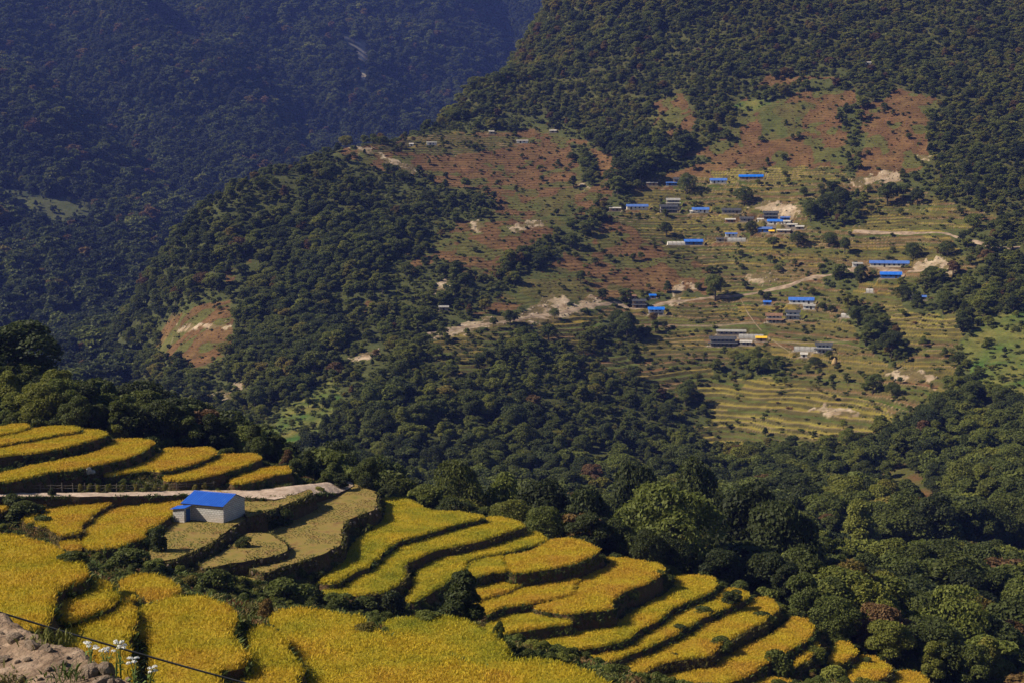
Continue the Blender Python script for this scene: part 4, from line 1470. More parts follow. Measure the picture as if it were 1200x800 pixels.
# other near trees on a loose grid
rg = np.random.default_rng(15)
x, y = jgrid(-170, 190, 170, 345, 5.0, rg)
k = (np.abs(x / y) < 0.43) & (y > crest_y(x) + 4.0)
for a, b, w in KEYXY:
    k &= np.hypot(x - a, y - b) > w * 0.32
x, y = x[k], y[k]
z = ground(x, y)
d0 = y - crest_y(x)
hh = np.clip(rg.uniform(6.5, 14.5, len(x)), 0, 4.5 + d0 * 0.32)
hh = np.maximum(hh, 3.0)
# keep crowns of the first rows below the sight line over the terrace rim where the photograph is open
ppx, ppy = proj(x, y, z)
lowcap = np.interp(ppx, [0, 120, 240, 330, 440, 560, 700, 850, 1000, 1200], [430, 455, 480, 520, 548, 545, 560, 575, 640, 640])
ztop = at(ppx, lowcap, y)[2]
hh = np.minimum(hh, np.maximum(2.5, ztop - z + rg.uniform(-3, 1.5, len(x))))
open_ = inpoly(ppx, ppy, [(280, 560), (330, 480), (395, 435), (405, 470), (365, 530), (340, 562)])
cl = fbm(x / 25, y / 25, 47, 2)
tt = np.clip(0.33 + cl * 0.9 + rg.normal(0, 0.13, len(x)), 0.02, 0.7)
tt = np.where(rg.random(len(x)) < 0.05, rg.uniform(0.78, 1.0, len(x)), tt)
NX = dict(x=x, y=y, z=z, h=hh, t=tt)
m0 = HILL['y'] >= 345
AX = {k_: np.concatenate([NX[k_], HILL[k_][m0]]) for k_ in ('x', 'y', 'z', 'h', 't')}
# which ones show: paint crowns front to back into a coarse picture, terraces first
CELL = 4
buf = np.zeros((200 + 40, 300 + 60), bool)
jj, ii = np.mgrid[0:buf.shape[0], 0:buf.shape[1]]
bx = (ii - 30) * CELL + 2.0
by = (jj - 20) * CELL + 2.0
for f in T:
    buf |= inpoly(bx, by, f['px'])
crest_px = np.array([proj(a, b, 0 * a + float(ground(a, b)[0])) for a, b in CREST])
buf |= by > np.interp(bx, np.array([-60, 34, 126, 254, 341, 412, 440, 566, 640, 702, 778, 841, 911, 953, 1003, 1044, 1087, 1200]), np.array([500, 500, 508, 526, 548, 566, 576, 604, 626, 642, 662, 678, 704, 730, 757, 780, 797, 860]))
order = np.argsort(AX['y'])
vis = np.zeros(len(order))
cxp, cyp = proj(AX['x'], AX['y'], AX['z'] + AX['h'] * 0.62)
rp = AX['h'] * 0.36 * FPX / AX['y']
for q in order:
    if AX['y'][q] > 620:
        break
    i0, i1 = int((cxp[q] - rp[q]) / CELL) + 30, int((cxp[q] + rp[q]) / CELL) + 31
    j0, j1 = int((cyp[q] - rp[q]) / CELL) + 20, int((cyp[q] + rp[q]) / CELL) + 21
    i0, j0 = max(i0, 0), max(j0, 0)
    sub = buf[j0:j1, i0:i1]
    if sub.size == 0:
        continue
    xx = bx[j0:j1, i0:i1] - cxp[q]
    yy = by[j0:j1, i0:i1] - cyp[q]
    msk = (xx * xx + yy * yy < rp[q] ** 2)
    inside = (bx[j0:j1, i0:i1] > 0) & (bx[j0:j1, i0:i1] < 1200) & (by[j0:j1, i0:i1] > 0) & (by[j0:j1, i0:i1] < 800)
    vis[q] = (msk & ~sub & inside).sum() * CELL * CELL
    buf[j0:j1, i0:i1] |= msk
chosen = np.argsort(-vis)[:270]
chosen = chosen[vis[chosen] > 60]
single = np.zeros(len(vis), bool)
single[chosen] = True
for q in chosen:
    t_ = AX['t'][q]
    kind = 'rust-brown' if t_ > 0.78 else 'yellow-green' if t_ > 0.5 else 'mid-green' if t_ > 0.25 else 'dark green'
    far = AX['y'][q]
    if far < 345 and cxp[q] < 340:
        lab, grp = kind + ' tree in the wood behind the rice steps above the road', kind + ' trees behind the upper rice steps'
    elif far < 345:
        lab, grp = kind + ' tree in the forest directly behind the right-hand rice steps', kind + ' trees behind the right-hand rice steps'
    else:
        lab, grp = kind + ' tree in the ravine forest between rice steps and village terraces', kind + ' trees in the ravine forest'
    t = thing('tree', lab, 'tree', (AX['x'][q], AX['y'][q], AX['z'][q]), random.uniform(0, 6.28), grp)
    mi = random.choice((0, 1, 2, 3, 4, 5, 5, 6, 6))
    sc = AX['h'][q] / 12.0
    sw = sc * random.uniform(0.85, 1.2)
    for nm, m in (('crown', NEAR[mi][0]), ('trunk', NEAR[mi][1])):
        o = obj(nm, m, t)
        o.scale = (sw, sw, sc)
        if nm == 'crown':
            o['tint'] = float(t_)
    ntree += 1
# the rest of the wood reads as one mass
r_ = ~single
nr_ = int(r_.sum())
big = AX['y'] < 900
P = np.column_stack([AX['x'], AX['y'], AX['z']])
hill_free = np.ones(len(P), bool)
for cx, cy, hl, hd, zp, rz in PADS:
    hill_free &= pad_w(P[:, 0], P[:, 1] + 1.5, cx, cy, hl, hd, rz) > 1.6
rd = road_dist(P[:, 0], P[:, 1])
hill_free &= (rd > 3.0)
a_ = r_ & hill_free
scatter('woodland', 'dense mixed green forest covering ravine and hill around the village', 'forest', P[a_], AX['h'][a_] / 12.0, AX['t'][a_], rng.integers(0, 7, int(a_.sum())), MID, 1.4)

# --- undergrowth: shrubs and grass clumps on the open slopes
rg = np.random.default_rng(25)
x, y = jgrid(-470, 460, 560, 1330, 2.9, rg)
k = (np.abs(x / y) < 0.40)
x, y = x[k], y[k]
z = hill_z(x, y)
px, py = proj(x, y, z)
k = (py > -30) & (py < 560)
x, y, z, px, py = x[k], y[k], z[k], px[k], py[k]
c = cover(px, py)
fr = terrace(x, y, hill_smooth(x, y))[2]
ris = (fr > 0.6)
cl = fbm(px / 18, py / 12, 199, 3)
dens = np.select([c == FOREST, c == SCRUB, c == BROWN, c == TERR, c == FIELD, c == GRASSY], [np.where((py < 175) & (px > 430) | (px > 1040) & (py < 420), 0.8, 0.3), 0.75, 0.45, 0.20, 0.06, 0.5], 0.0)
dens = np.where(((c == TERR) | (c == FIELD)) & ris, 0.46, dens) * np.clip(1 + cl * 3.0, 0.2, 1.5)
k = rg.random(len(x)) < dens
for cx, cy, hl, hd, zp, rz in PADS:
    k &= pad_w(x, y + 1.0, cx, cy, hl, hd, rz) > 1.2
k &= road_dist(x, y) > 2.4
x, y, z, px, py, c, cl = x[k], y[k], z[k], px[k], py[k], c[k], cl[k]
isb = (rg.random(len(x)) < np.select([c == FOREST, c == SCRUB, c == BROWN, c == TERR, c == GRASSY], [0.9, 0.8, 0.22, 0.45, 0.5], 0.25)) 
P = np.column_stack([x, y, z])
n1 = int(isb.sum())
tn = np.clip(np.select([c == BROWN, c == TERR, c == FOREST], [0.40, 0.42, 0.55], 0.46) + 0.5 * cl + rg.normal(0, 0.12, len(x)), 0.05, 0.73)
scatter('shrubs', 'low green shrubs scattered over the open hillside and terrace banks', 'shrubs', P[isb], np.where(c == FOREST, 1.35, np.where(c == SCRUB, 1.0, 0.75))[isb] * rg.uniform(0.45, 1.4, n1), tn[isb], rg.integers(0, 4, n1), SHRUB, 1.25)
n2 = len(x) - n1
tn2 = np.clip(np.select([c == BROWN, c == GRASSY, c == FIELD], [0.85, 0.3, 0.5], 0.42) + rg.normal(0, 0.14, len(x)), 0, 1)
scatter('hill_grass', 'dry brown ferns and grass covering the open hillside', 'grass', P[~isb], np.where(c == BROWN, 0.4, 0.7)[~isb] * rg.uniform(0.7, 1.9, n2), tn2[~isb], rg.integers(0, 3, n2), TUFT)

# --- loose stones on the bare slips
rg = np.random.default_rng(28)
x, y = jgrid(-220, 330, 600, 1100, 1.6, rg)
px, py = proj(x, y, hill_smooth(x, y))
k = (cover(px, py) == EARTH) & (rg.random(len(x)) < 0.35)
x, y = x[k], y[k]
z = hill_z(x, y)
k = road_dist(x, y) > 2.0
for cx, cy, hl, hd, zp, rz in PADS:
    k &= pad_w(x, y, cx, cy, hl, hd, rz) > 1.2
P = np.column_stack([x, y, z])[k]
DEB = [rock_mesh(291 + i, M_SCREE) for i in range(3)]
scatter('scree', 'pale broken stones lying on the bare landslips', 'scree', P, 0.15 + 0.6 * rg.random(len(P)) ** 3, np.zeros(len(P)), rg.integers(0, 3, len(P)), DEB)

# --- woods on the far mountain
rg = np.random.default_rng(35)
x, y = jgrid(-1250, 500, 640, 3200, 7.4, rg)
k = (x / y > -0.42) & (x / y < 0.09)
x, y = x[k], y[k]
z = mount_z(x, y)
px, py = proj(x, y, z)
k = (py > -40) & (px < 740)
crest_line = np.interp(px, [60, 150, 190, 310, 400, 500, 560, 650, 740], [470, 450, 330, 215, 190, 170, 125, 30, -40])
k &= py < crest_line + 25
qx = px + fbm(px / 20, py / 20, 12, 3) * 40
qy = py + fbm(px / 20, py / 20, 13, 3) * 30
mead = inpoly(qx, qy, MEADOW)
sl_ = np.zeros(len(x), bool)
for p in SLIDE:
    for dpy in (0, 4, 8, 12, 16):
        sl_ |= inpoly(px, py - dpy, p)
k &= ~sl_ & (~mead | (rg.random(len(x)) < 0.5)) & (rg.random(len(x)) < 0.93)
x, y, z, px, py, mead = x[k], y[k], z[k], px[k], py[k], mead[k]
cl = fbm(px / 30, py / 24, 299, 3)
h = (7.0 + 12.0 * rg.random(len(x)) ** 1.3) * np.where(mead, 0.42, 1.0) * (1 + cl * 0.8)
t_ = np.clip(0.22 + cl * 0.8 + rg.normal(0, 0.12, len(x)), 0, 0.65)
t_ = np.where(rg.random(len(x)) < 0.03, rg.uniform(0.74, 1.0, len(x)), t_)
scatter('mountain_forest', 'hazy blue forest covering the far mountain', 'forest', np.column_stack([x, y, z]), h / 12.0, t_, rg.integers(0, 5, len(x)), FAR, 1.2)

# ------------------------------------------------------------------ village buildings
WALLM = {k_: noise_mat('wall_' + k_, [(0.3, a), (0.7, b)], 0.8, 0.9, 5, 0.3, 0.05) for k_, a, b in (
    ('mud', (0.20, 0.13, 0.08), (0.30, 0.21, 0.14)), ('white', (0.48, 0.46, 0.42), (0.66, 0.64, 0.60)), ('cream', (0.46, 0.40, 0.30), (0.60, 0.54, 0.42)), ('stone', (0.14, 0.12, 0.10), (0.26, 0.23, 0.19)),
    ('blue', (0.03, 0.08, 0.25), (0.05, 0.12, 0.34)), ('rust', (0.16, 0.07, 0.035), (0.24, 0.12, 0.06)), ('lilac', (0.34, 0.34, 0.42), (0.46, 0.46, 0.54)))}
ROOFM = {BLUE: M_SHEET}
for k_, a, b in ((SLATE, (0.030, 0.032, 0.040), (0.075, 0.078, 0.090)), (GREY, (0.20, 0.19, 0.18), (0.34, 0.33, 0.31)), (WHITE, (0.30, 0.28, 0.25), (0.50, 0.47, 0.43)), (RUSTY, (0.13, 0.07, 0.04), (0.24, 0.14, 0.09)), (TARP, (0.62, 0.36, 0.02), (0.75, 0.48, 0.03))):
    ROOFM[k_] = noise_mat('roof_' + k_, [(0.3, a), (0.7, b)], 1.1, 0.7, 5, 0.3, 0.05)
M_DOOR = noise_mat('dark_wood', [(0.3, (0.025, 0.018, 0.014)), (0.7, (0.05, 0.035, 0.025))], 2.0)
M_PANE = noise_mat('dark_window', [(0.3, (0.012, 0.015, 0.022)), (0.7, (0.02, 0.026, 0.035))], 1.0, 0.25, spec=0.5)
M_FRAME = noise_mat('painted_frame', [(0.3, (0.05, 0.10, 0.26)), (0.7, (0.07, 0.14, 0.33))], 2.0)
M_PLINTH = noise_mat('stone_plinth', [(0.3, (0.20, 0.16, 0.12)), (0.7, (0.36, 0.30, 0.23))], 1.2, 0.9, 5, 0.6, 0.1)


def corrugated(mb, x0, x1, y0, z0, y1, z1, pitch=0.8, amp=0.05, th=0.06):
    """sheet from (y0,z0) to (y1,z1) with ribs along the fall"""
    n = max(2, int((x1 - x0) / pitch * 2))
    n0 = len(mb.v)
    for lv in (0, -th):
        for i in range(n + 1):
            xx = x0 + (x1 - x0) * i / n
            w = amp * (i % 2)
            mb.v.append((xx, y0, z0 + w + lv))
            mb.v.append((xx, y1, z1 + w + lv))
    o2 = n0 + 2 * (n + 1)
    for i in range(n):
        a = n0 + 2 * i
        mb.f.append((a, a + 2, a + 3, a + 1))
        b = o2 + 2 * i
        mb.f.append((b, b + 1, b + 3, b + 2))
        mb.f.append((a, b, b + 2, a + 2))
        mb.f.append((a + 1, a + 3, b + 3, b + 1))
    for e in (0, n):
        a, b = n0 + 2 * e, o2 + 2 * e
        mb.f.append((a, a + 1, b + 1, b) if e else (a, b, b + 1, a + 1))


def gable_body(mb, L, D, H, ridge, z0=0.0):
    h = L / 2
    d = D / 2
    v = [(-h, -d, z0), (h, -d, z0), (h, d, z0), (-h, d, z0), (-h, -d, H), (h, -d, H), (h, d, H), (-h, d, H), (-h, 0, ridge), (h, 0, ridge)]
    n = len(mb.v)
    mb.v += v
    for q in ((0, 1, 5, 4), (2, 3, 7, 6), (1, 2, 6, 9, 5), (3, 0, 4, 8, 7), (0, 3, 2, 1), (4, 5, 9, 8), (6, 7, 8, 9)):
        mb.f.append(tuple(n + i for i in q))


def openings(parent, L, yf, z0, n, wall_h, win=True, door=True, seed=0):
    rd_ = random.Random(seed)
    sp_ = L / (n + 1)
    dr = rd_.randrange(n)
    for i in range(n):
        xx = -L / 2 + sp_ * (i + 1)
        if i == dr and door:
            mb = MB()
            mb.box(xx - 0.45, xx + 0.45, yf - 0.06, yf + 0.05, z0, z0 + min(1.9, wall_h * 0.8))
            mb.build('door', M_DOOR, parent)
        elif win:
            mb = MB()
            mb.box(xx - 0.5, xx + 0.5, yf - 0.05, yf + 0.05, z0 + wall_h * 0.34, z0 + wall_h * 0.78)
            w = mb.build('window', M_FRAME, parent)
            mb = MB()
            mb.box(xx - 0.4, xx + 0.4, yf - 0.08, yf - 0.052, z0 + wall_h * 0.39, z0 + wall_h * 0.73)
            mb.build('pane', M_PANE, w)


for hi, (h, pad) in enumerate(zip(HOUSES, PADS)):
    cx, cy, hl, hd, zp, rz = pad
    L, D = hl * 2, hd * 2
    roof, form, wall, lab = h[3], h[4], h[5], h[6]
    nmk = {'tunnel': 'greenhouse', 'shed': 'shed'}.get(form, 'house')
    if L < 4.6 and form == 'shed':
        nmk = 'hut'
    t = thing(nmk, lab, nmk, (cx, cy, zp), rz, 'buildings of the hillside village')
    t.scale = (1, 1, 0.86)
    WM, RM = WALLM[wall], ROOFM[roof]
    mb = MB()
    mb.box(-hl - 0.7, hl + 0.7, -hd - 1.0, hd + 0.3, -2.4, 0.18)
    mb.build('plinth', M_PLINTH, t)
    ov = 0.45
    n = max(1, int(L / 2.6))
    if form == 'gable':
        H, rg_ = 2.5, 2.5 + D * 0.30
        mb = MB()
        gable_body(mb, L, D, H, rg_, 0.15)
        mb.build('wall', WM, t)
        mb = MB()
        sl = (rg_ - H) / hd
        corrugated(mb, -hl - ov, hl + ov, -hd - ov, H - ov * sl + 0.1, 0, rg_ + 0.1)
        corrugated(mb, -hl - ov, hl + ov, hd + ov, H - ov * sl + 0.1, 0, rg_ + 0.102)
        mb.build('roof', RM, t)
        openings(t, L, -hd, 0.18, n, H, seed=hi)
    elif form == 'tall':
        H, rg_ = 4.4, 4.4 + D * 0.28
        mb = MB()
        gable_body(mb, L * 0.86, D * 0.8, H, rg_, 0.15)
        mb.build('wall', WM, t)
        mb = MB()
        sl = (rg_ - H) / (hd * 0.8)
        corrugated(mb, -hl * 0.9 - ov, hl * 0.9 + ov, -hd * 0.8 - ov, H - ov * sl + 0.1, 0, rg_ + 0.1)
        corrugated(mb, -hl * 0.9 - ov, hl * 0.9 + ov, hd * 0.8 + ov, H - ov * sl + 0.1, 0, rg_ + 0.102)
        mb.build('roof', RM, t)
        mb = MB()
        corrugated(mb, -hl - 0.3, hl + 0.3, -hd - 1.3, 1.95, -hd * 0.8, 2.55)
        pr = mb.build('porch_roof', RM, t)
        for i in range(n + 1):
            xx = -hl + 0.2 + (L - 0.4) * i / n
            mb = MB()
            mb.tube([(xx, -hd - 1.05, -2.0), (xx, -hd - 1.05, 2.05)], [0.08, 0.07], 6)
            mb.build('porch_post', M_DOOR, t)
        openings(t, L * 0.86, -hd * 0.8, 0.18, n, 2.0, seed=hi)
        openings(t, L * 0.86, -hd * 0.8, 2.5, n, 1.9, door=False, seed=hi + 50)
    elif form == 'stilt':
        for i in range(4):
            xx = -hl + 0.3 + (L - 0.6) * i / 3
            mb = MB()
            mb.tube([(xx, -hd + 0.1, 0), (xx, -hd + 0.1, 1.6)], [0.12, 0.12], 6)
            mb.build('post', WALLM['white'], t)
        H, rg_ = 3.6, 3.6 + D * 0.32
        mb = MB()
        gable_body(mb, L, D, H, rg_, 1.55)
        mb.build('wall', WM, t)
        mb = MB()
        mb.box(-hl + 0.4, hl - 0.4, -hd + 1.4, hd - 0.2, 0.1, 1.549)
        mb.build('lower_wall', WALLM['stone'], t)
        mb = MB()
        sl = (rg_ - H) / hd
        corrugated(mb, -hl - ov, hl + ov, -hd - ov, H - ov * sl + 0.1, 0, rg_ + 0.1)
        corrugated(mb, -hl - ov, hl + ov, hd + ov, H - ov * sl + 0.1, 0, rg_ + 0.102)
        mb.build('roof', RM, t)
        openings(t, L, -hd, 1.6, n, 2.0, door=False, seed=hi)
    elif form == 'tunnel':
        mb = MB()
        k_ = 10
        n0 = 0
        rows = max(4, int(L / 1.2))
        for i in range(rows + 1):
            xx = -hl + L * i / rows
            bul = 1.0 + 0.03 * ((i % 2) * 2 - 1)
            for j in range(k_ + 1):
                a = PI * j / k_
                mb.v.append((xx, -math.cos(a) * hd * bul, 0.1 + math.sin(a) ** 0.8 * 2.5 * bul))
        for i in range(rows):
            for j in range(k_):
                a = i * (k_ + 1) + j
                mb.f.append((a, a + k_ + 1, a + k_ + 2, a + 1))
        mb.build('cover', RM, t, True)
        for e in (-hl, hl):
            mb = MB()
            mb.quad(*[(e * 0.995, -math.cos(PI * j / k_) * hd * 0.98, 0.1 + max(0, math.sin(PI * j / k_)) ** 0.8 * 2.45) for j in range(k_ + 1)])
            mb.build('end_wall', WM, t)
        for i in range(0, rows + 1, 2):
            xx = -hl + L * i / rows
            mb = MB()
            mb.tube([(xx, -math.cos(PI * j / k_) * hd * 1.04, 0.1 + max(0, math.sin(PI * j / k_)) ** 0.8 * 2.6) for j in range(k_ + 1)], [0.05] * (k_ + 1), 4)
            mb.build('hoop', WALLM['stone'], t)
    else:
        H = 1.9 if L < 4.6 else 2.2
        mb = MB()
        n0 = len(mb.v)
        mb.v += [(-hl, -hd, 0.15), (hl, -hd, 0.15), (hl, hd, 0.15), (-hl, hd, 0.15), (-hl, -hd, H), (hl, -hd, H), (hl, hd, H + 0.7), (-hl, hd, H + 0.7)]
        for q in ((0, 3, 2, 1), (4, 5, 6, 7), (0, 1, 5, 4), (1, 2, 6, 5), (2, 3, 7, 6), (3, 0, 4, 7)):
            mb.f.append(q)
        mb.build('wall', WM, t)
        mb = MB()
        sl = 0.7 / D
        corrugated(mb, -hl - 0.35, hl + 0.35, -hd - 0.5, H - 0.5 * sl + 0.06, hd + 0.3, H + 0.7 + 0.3 * sl + 0.06)
        mb.build('roof', RM, t)
        openings(t, L, -hd, 0.18, max(1, n), H, seed=hi)

# hay stack beside the rounded-roof shed
p = hit_hill(978, 426)
t = thing('haystack', 'conical straw haystack on the bank beside the slate and white house', 'haystack', p)
mb = MB()
mb.tube([(0, 0, -0.3), (0, 0, 0.6), (0.05, 0, 1.6), (0, 0, 2.4), (0, 0, 3.1)], [1.3, 1.45, 1.15, 0.6, 0.08], 12)
mb.build('straw', noise_mat('straw', [(0.3, (0.24, 0.16, 0.07)), (0.7, (0.40, 0.28, 0.13))], 2.0, 0.95, 5, 0.8, 0.2), t, True)
mb = MB()
mb.tube([(0, 0, 2.9), (0.02, 0, 3.7)], [0.06, 0.04], 5)
mb.build('pole', M_DOOR, t)

# single trees between the village fields
VT = [(768, 0, 0)]
VT = [(805, 225, 22, 0.22, 'round dark tree casting a shadow below the top row of houses'), (781, 275, 15, 0.35, 'round bush tree below the yellow field strip'), (872, 238, 22, 0.16, 'large round dark tree alone above the slate houses'),
      (736, 215, 20, 0.15, 'dark tree in the wooded gully beside the grey shed'), (748, 208, 18, 0.2, 'taller dark tree at the top of the wooded gully'), (880, 275, 16, 0.25, 'dark tree between the blue house and the lower tunnel'),
      (942, 230, 10, 0.15, 'small dark tree above the big grove'), (968, 250, 26, 0.15, 'broad dark tree in the grove right of the village'), (950, 258, 18, 0.22, 'lower tree in the grove right of the village'), (985, 240, 20, 0.2, 'tree on the upper side of the grove'), (1000, 250, 16, 0.18, 'tree at the outer side of the grove'),
      (1040, 240, 24, 0.18, 'dark tree below the pale landslip scar'), (1058, 232, 18, 0.2, 'smaller tree beside the pale landslip scar'), (1075, 238, 16, 0.3, 'green tree at the end of the pale landslip scar'),
      (972, 288, 20, 0.18, 'dark tree in the row above the road bend'), (990, 296, 14, 0.2, 'tree just above the road junction'), (935, 288, 20, 0.2, 'broad tree below the flat pale sheds'), (906, 290, 14, 0.3, 'bush tree below the lower tunnel'),
      (838, 350, 26, 0.42, 'broad green tree with shadow beside the road scree'), (735, 395, 26, 0.14, 'dark tree group leader below the mud-walled house'), (722, 385, 20, 0.2, 'dark tree beside the road below the brown slope'), (650, 372, 12, 0.2, 'dark tree growing out of the scree'),
      (998, 362, 16, 0.25, 'round tree right of the house below the road bend'), (1005, 380, 22, 0.16, 'dark tree at the head of the diagonal tree row'), (1020, 395, 24, 0.14, 'dark tree in the middle of the diagonal tree row'), (1045, 418, 28, 0.14, 'large dark tree with shadow at the foot of the diagonal tree row'), (1058, 352, 20, 0.16, 'dark tree hiding the white-roofed shed'),
      (1108, 360, 24, 0.2, 'big tree below the white-roofed shed'), (955, 430, 16, 0.1, 'dark tree in front of the white and slate house'), (882, 425, 20, 0.45, 'pale green pointed tree below the dark longhouse'), (860, 422, 14, 0.6, 'light green bush beside the pointed tree'),
      (805, 470, 22, 0.2, 'dark tree on the lower terraces edge'), (1023, 458, 22, 0.25, 'round green tree below the haystack'), (1046, 462, 18, 0.25, 'second round tree right of the one below the haystack'), (1092, 330, 18, 0.2, 'tree beside the bare earth yard'), (765, 378, 12, 0.7, 'bright yellow-green bush below the house on posts'),
      (1008, 330, 16, 0.2, 'dark tree left of the blue house below the school'), (780, 490, 20, 0.2, 'dark tree at the forest edge below the fields'), (700, 400, 14, 0.3, 'green tree below the scree road'), (598, 380, 14, 0.15, 'dark round tree on the edge of the scree'), (578, 382, 10, 0.25, 'small round tree beside the scree'), (612, 400, 14, 0.3, 'green tree downhill of the scree'), (630, 310, 16, 0.15, 'lone dark tree on the brown slope'), (680, 330, 12, 0.25, 'small tree on the upper brown slope'), (895, 435, 16, 0.3, 'bush below the pointed pale green tree'), (1070, 300, 20, 0.2, 'tree above the long school building'), (1110, 300, 20, 0.18, 'dark tree uphill of the bare earth yard')]
for px, py, wpx, tint, lab in VT:
    p = hit_hill(px, py + 2)
    tint = tint + 0.13
    w = wpx * p[1] / FPX
    mi = random.choice((0, 1, 2, 2, 4))
    t = thing('tree', lab, 'tree', p, random.uniform(0, 6.28), 'single trees of the village slope')
    sx = w / (10, 9, 11.5, 8, 10)[mi]
    for nm, m in (('crown', NEAR[mi][0]), ('trunk', NEAR[mi][1])):
        o = obj(nm, m, t)
        o.scale = (sx, sx, sx * random.uniform(0.8, 1.05))
        if nm == 'crown':
            o['tint'] = tint

# ------------------------------------------------------------------ dirt track by the house
def resample(P, n):
    P = np.asarray(P, float)
    d = np.concatenate([[0], np.cumsum(np.linalg.norm(np.diff(P, axis=0), axis=1))])
    t = np.linspace(0, d[-1], n)
    return np.stack([np.interp(t, d, P[:, i]) for i in range(3)], 1)


up = resample([onz(*q) for q in ROAD_UP], 150)
lo = resample([onz(*q) for q in ROAD_LO], 150)
up += np.stack([fbm(up[:, 0] / 2, up[:, 1] / 2, 1, 2), fbm(up[:, 0] / 2, up[:, 1] / 2, 2, 2), 0 * up[:, 0]], 1) * 0.6
lo += np.stack([fbm(lo[:, 0] / 2, lo[:, 1] / 2, 3, 2), fbm(lo[:, 0] / 2, lo[:, 1] / 2, 4, 2), 0 * lo[:, 0]], 1) * 0.8
rows = []
for i in range(7):
    q = lo + (up - lo) * i / 6
    q[:, 2] += fbm(q[:, 0] / 0.9, q[:, 1] / 0.9, 7, 3) * 0.14
    rows.append(q)
rows.append(np.column_stack([up[:, 0], up[:, 1] + 0.6, up[:, 2] - 0.2]))
V = np.stack(rows, 1)
n_, k_ = V.shape[:2]
i = np.arange(n_ * k_).reshape(n_, k_)
F = np.stack([i[:-1, :-1], i[1:, :-1], i[1:, 1:], i[:-1, 1:]], -1).reshape(-1, 4)
trk = obj('dirt_track', mesh_np('dirt_track', V.reshape(-1, 3), F, M_TRACK, True))
tag(trk, kind='structure')
e0 = V[:, 0, :]
rows = []
for q_, dz in ((-0.02, 0.02), (-0.1, -0.2), (-0.22, -0.5), (-0.35, -1.2)):
    w = fbm(e0[:, 0] / 0.8, e0[:, 1] / 0.8 + dz * 3, 27, 3) * 0.3 * (0.2 - dz)
    rows.append(np.column_stack([e0[:, 0], e0[:, 1] + q_ + w, e0[:, 2] + dz]))
V2 = np.stack(rows, 1)
i = np.arange(V2.shape[0] * 4).reshape(-1, 4)
F2 = np.stack([i[:-1, :-1], i[:-1, 1:], i[1:, 1:], i[1:, :-1]], -1).reshape(-1, 4)
obj('bank', mesh_np('bank', V2.reshape(-1, 3), F2, M_BANK, True), trk)
rg = np.random.default_rng(8)
ei = rg.integers(0, len(e0), 420)
kk = fbm(e0[ei, 0] / 4, e0[ei, 1] / 4, 90, 2) > -0.05
ei = ei[kk]
V2, F2 = blades(e0[ei, 0] + rg.normal(0, 0.25, len(ei)), e0[ei, 1] - 0.25 + rg.normal(0, 0.2, len(ei)), e0[ei, 2] - rg.uniform(0.1, 0.6, len(ei)), 6, 0.5, 0.06, 1.0, rg)
vg = obj('verge_weeds', mesh_np('verge_weeds', V2, F2, M_TUFT), trk)
vg['kind'] = 'stuff'
vg['tint'] = 0.3


# rail fence of thin poles along the track, one stretch
M_POLE = noise_mat('weathered_pole', [(0.3, (0.10, 0.08, 0.06)), (0.7, (0.22, 0.19, 0.15))], 3.0, 0.9)
fp = resample([onz(x_, y_ - 1.5, z_) for x_, y_, z_ in ROAD_UP[:6]], 26)
t = thing('fence', 'low weathered pole fence with two rails along the dirt road', 'fence', fp[0])
for j in range(26):
    p = fp[j] - fp[0]
    hgt_ = random.uniform(0.75, 1.15)
    mb = MB()
    mb.tube([(p[0], p[1] + 0.4, p[2] - 0.3), (p[0] + random.uniform(-0.1, 0.1), p[1] + 0.4, p[2] + hgt_)], [0.06, 0.045], 6)
    mb.build('post', M_POLE, t)
for j in range(25):
    for zz in (0.38, 0.72):
        a, b = fp[j] - fp[0], fp[j + 1] - fp[0]
        mb = MB()
        mb.tube([(a[0], a[1] + 0.38, a[2] + zz + random.uniform(-.06, .06)), ((a[0] + b[0]) / 2, (a[1] + b[1]) / 2 + 0.38, (a[2] + b[2]) / 2 + zz - 0.04), (b[0], b[1] + 0.38, b[2] + zz + random.uniform(-.06, .06))], [0.035] * 3, 5)
        mb.build('rail', M_POLE, t)

# ------------------------------------------------------------------ bushes
BUSH = []
for i in range(4):
    rg = np.random.default_rng(231 + i)
    lobes = [(rg.uniform(-.6, .6), rg.uniform(-.6, .6), rg.uniform(0.3, 1.25), rg.uniform(0.35, 0.6)) for _ in range(9)] + [(0.5 * math.cos(q), 0.5 * math.sin(q), 0.2, 0.42) for q in (0.3, 1.6, 2.8, 4.0, 5.2)]
    V, F = crown_geo(rg, lobes, 3000, 0.125, 0)
    mb = MB()
    for l in lobes:
        mb.tube([(l[0] * 0.15, l[1] * 0.15, -0.2), (l[0] * 0.6, l[1] * 0.6, l[2] * 0.5), (l[0], l[1], l[2])], [0.035, 0.022, 0.008], 5)
    BUSH.append((mesh_np('foliage', V, F, M_LEAF), mb.mesh('stems', M_BARK, True)))


def plant_bush(name, lab, cat, p, w, h, tint, grp, mi=None):
    t = thing(name, lab, cat, p, random.uniform(0, 6.28), grp)
    mi = random.randrange(4) if mi is None else mi
    for nm, m in zip(('foliage', 'stems'), BUSH[mi]):
        o = obj(nm, m, t)
        o.scale = (w / 2.0, w / 2.0, h / 1.7)
        if nm == 'foliage':
            o['tint'] = tint
    return t


def hit_fields(px, py, y0=40):
    """line of sight against the traced fields first, then the slope"""
    best = hit_near(px, py, y0)
    for f in T:
        q = onz(px, py, f['g'])
        if inpoly(np.array([q[0]]), np.array([q[1]]), f['out'])[0] and q[1] < best[1]:
            best = q
    return best


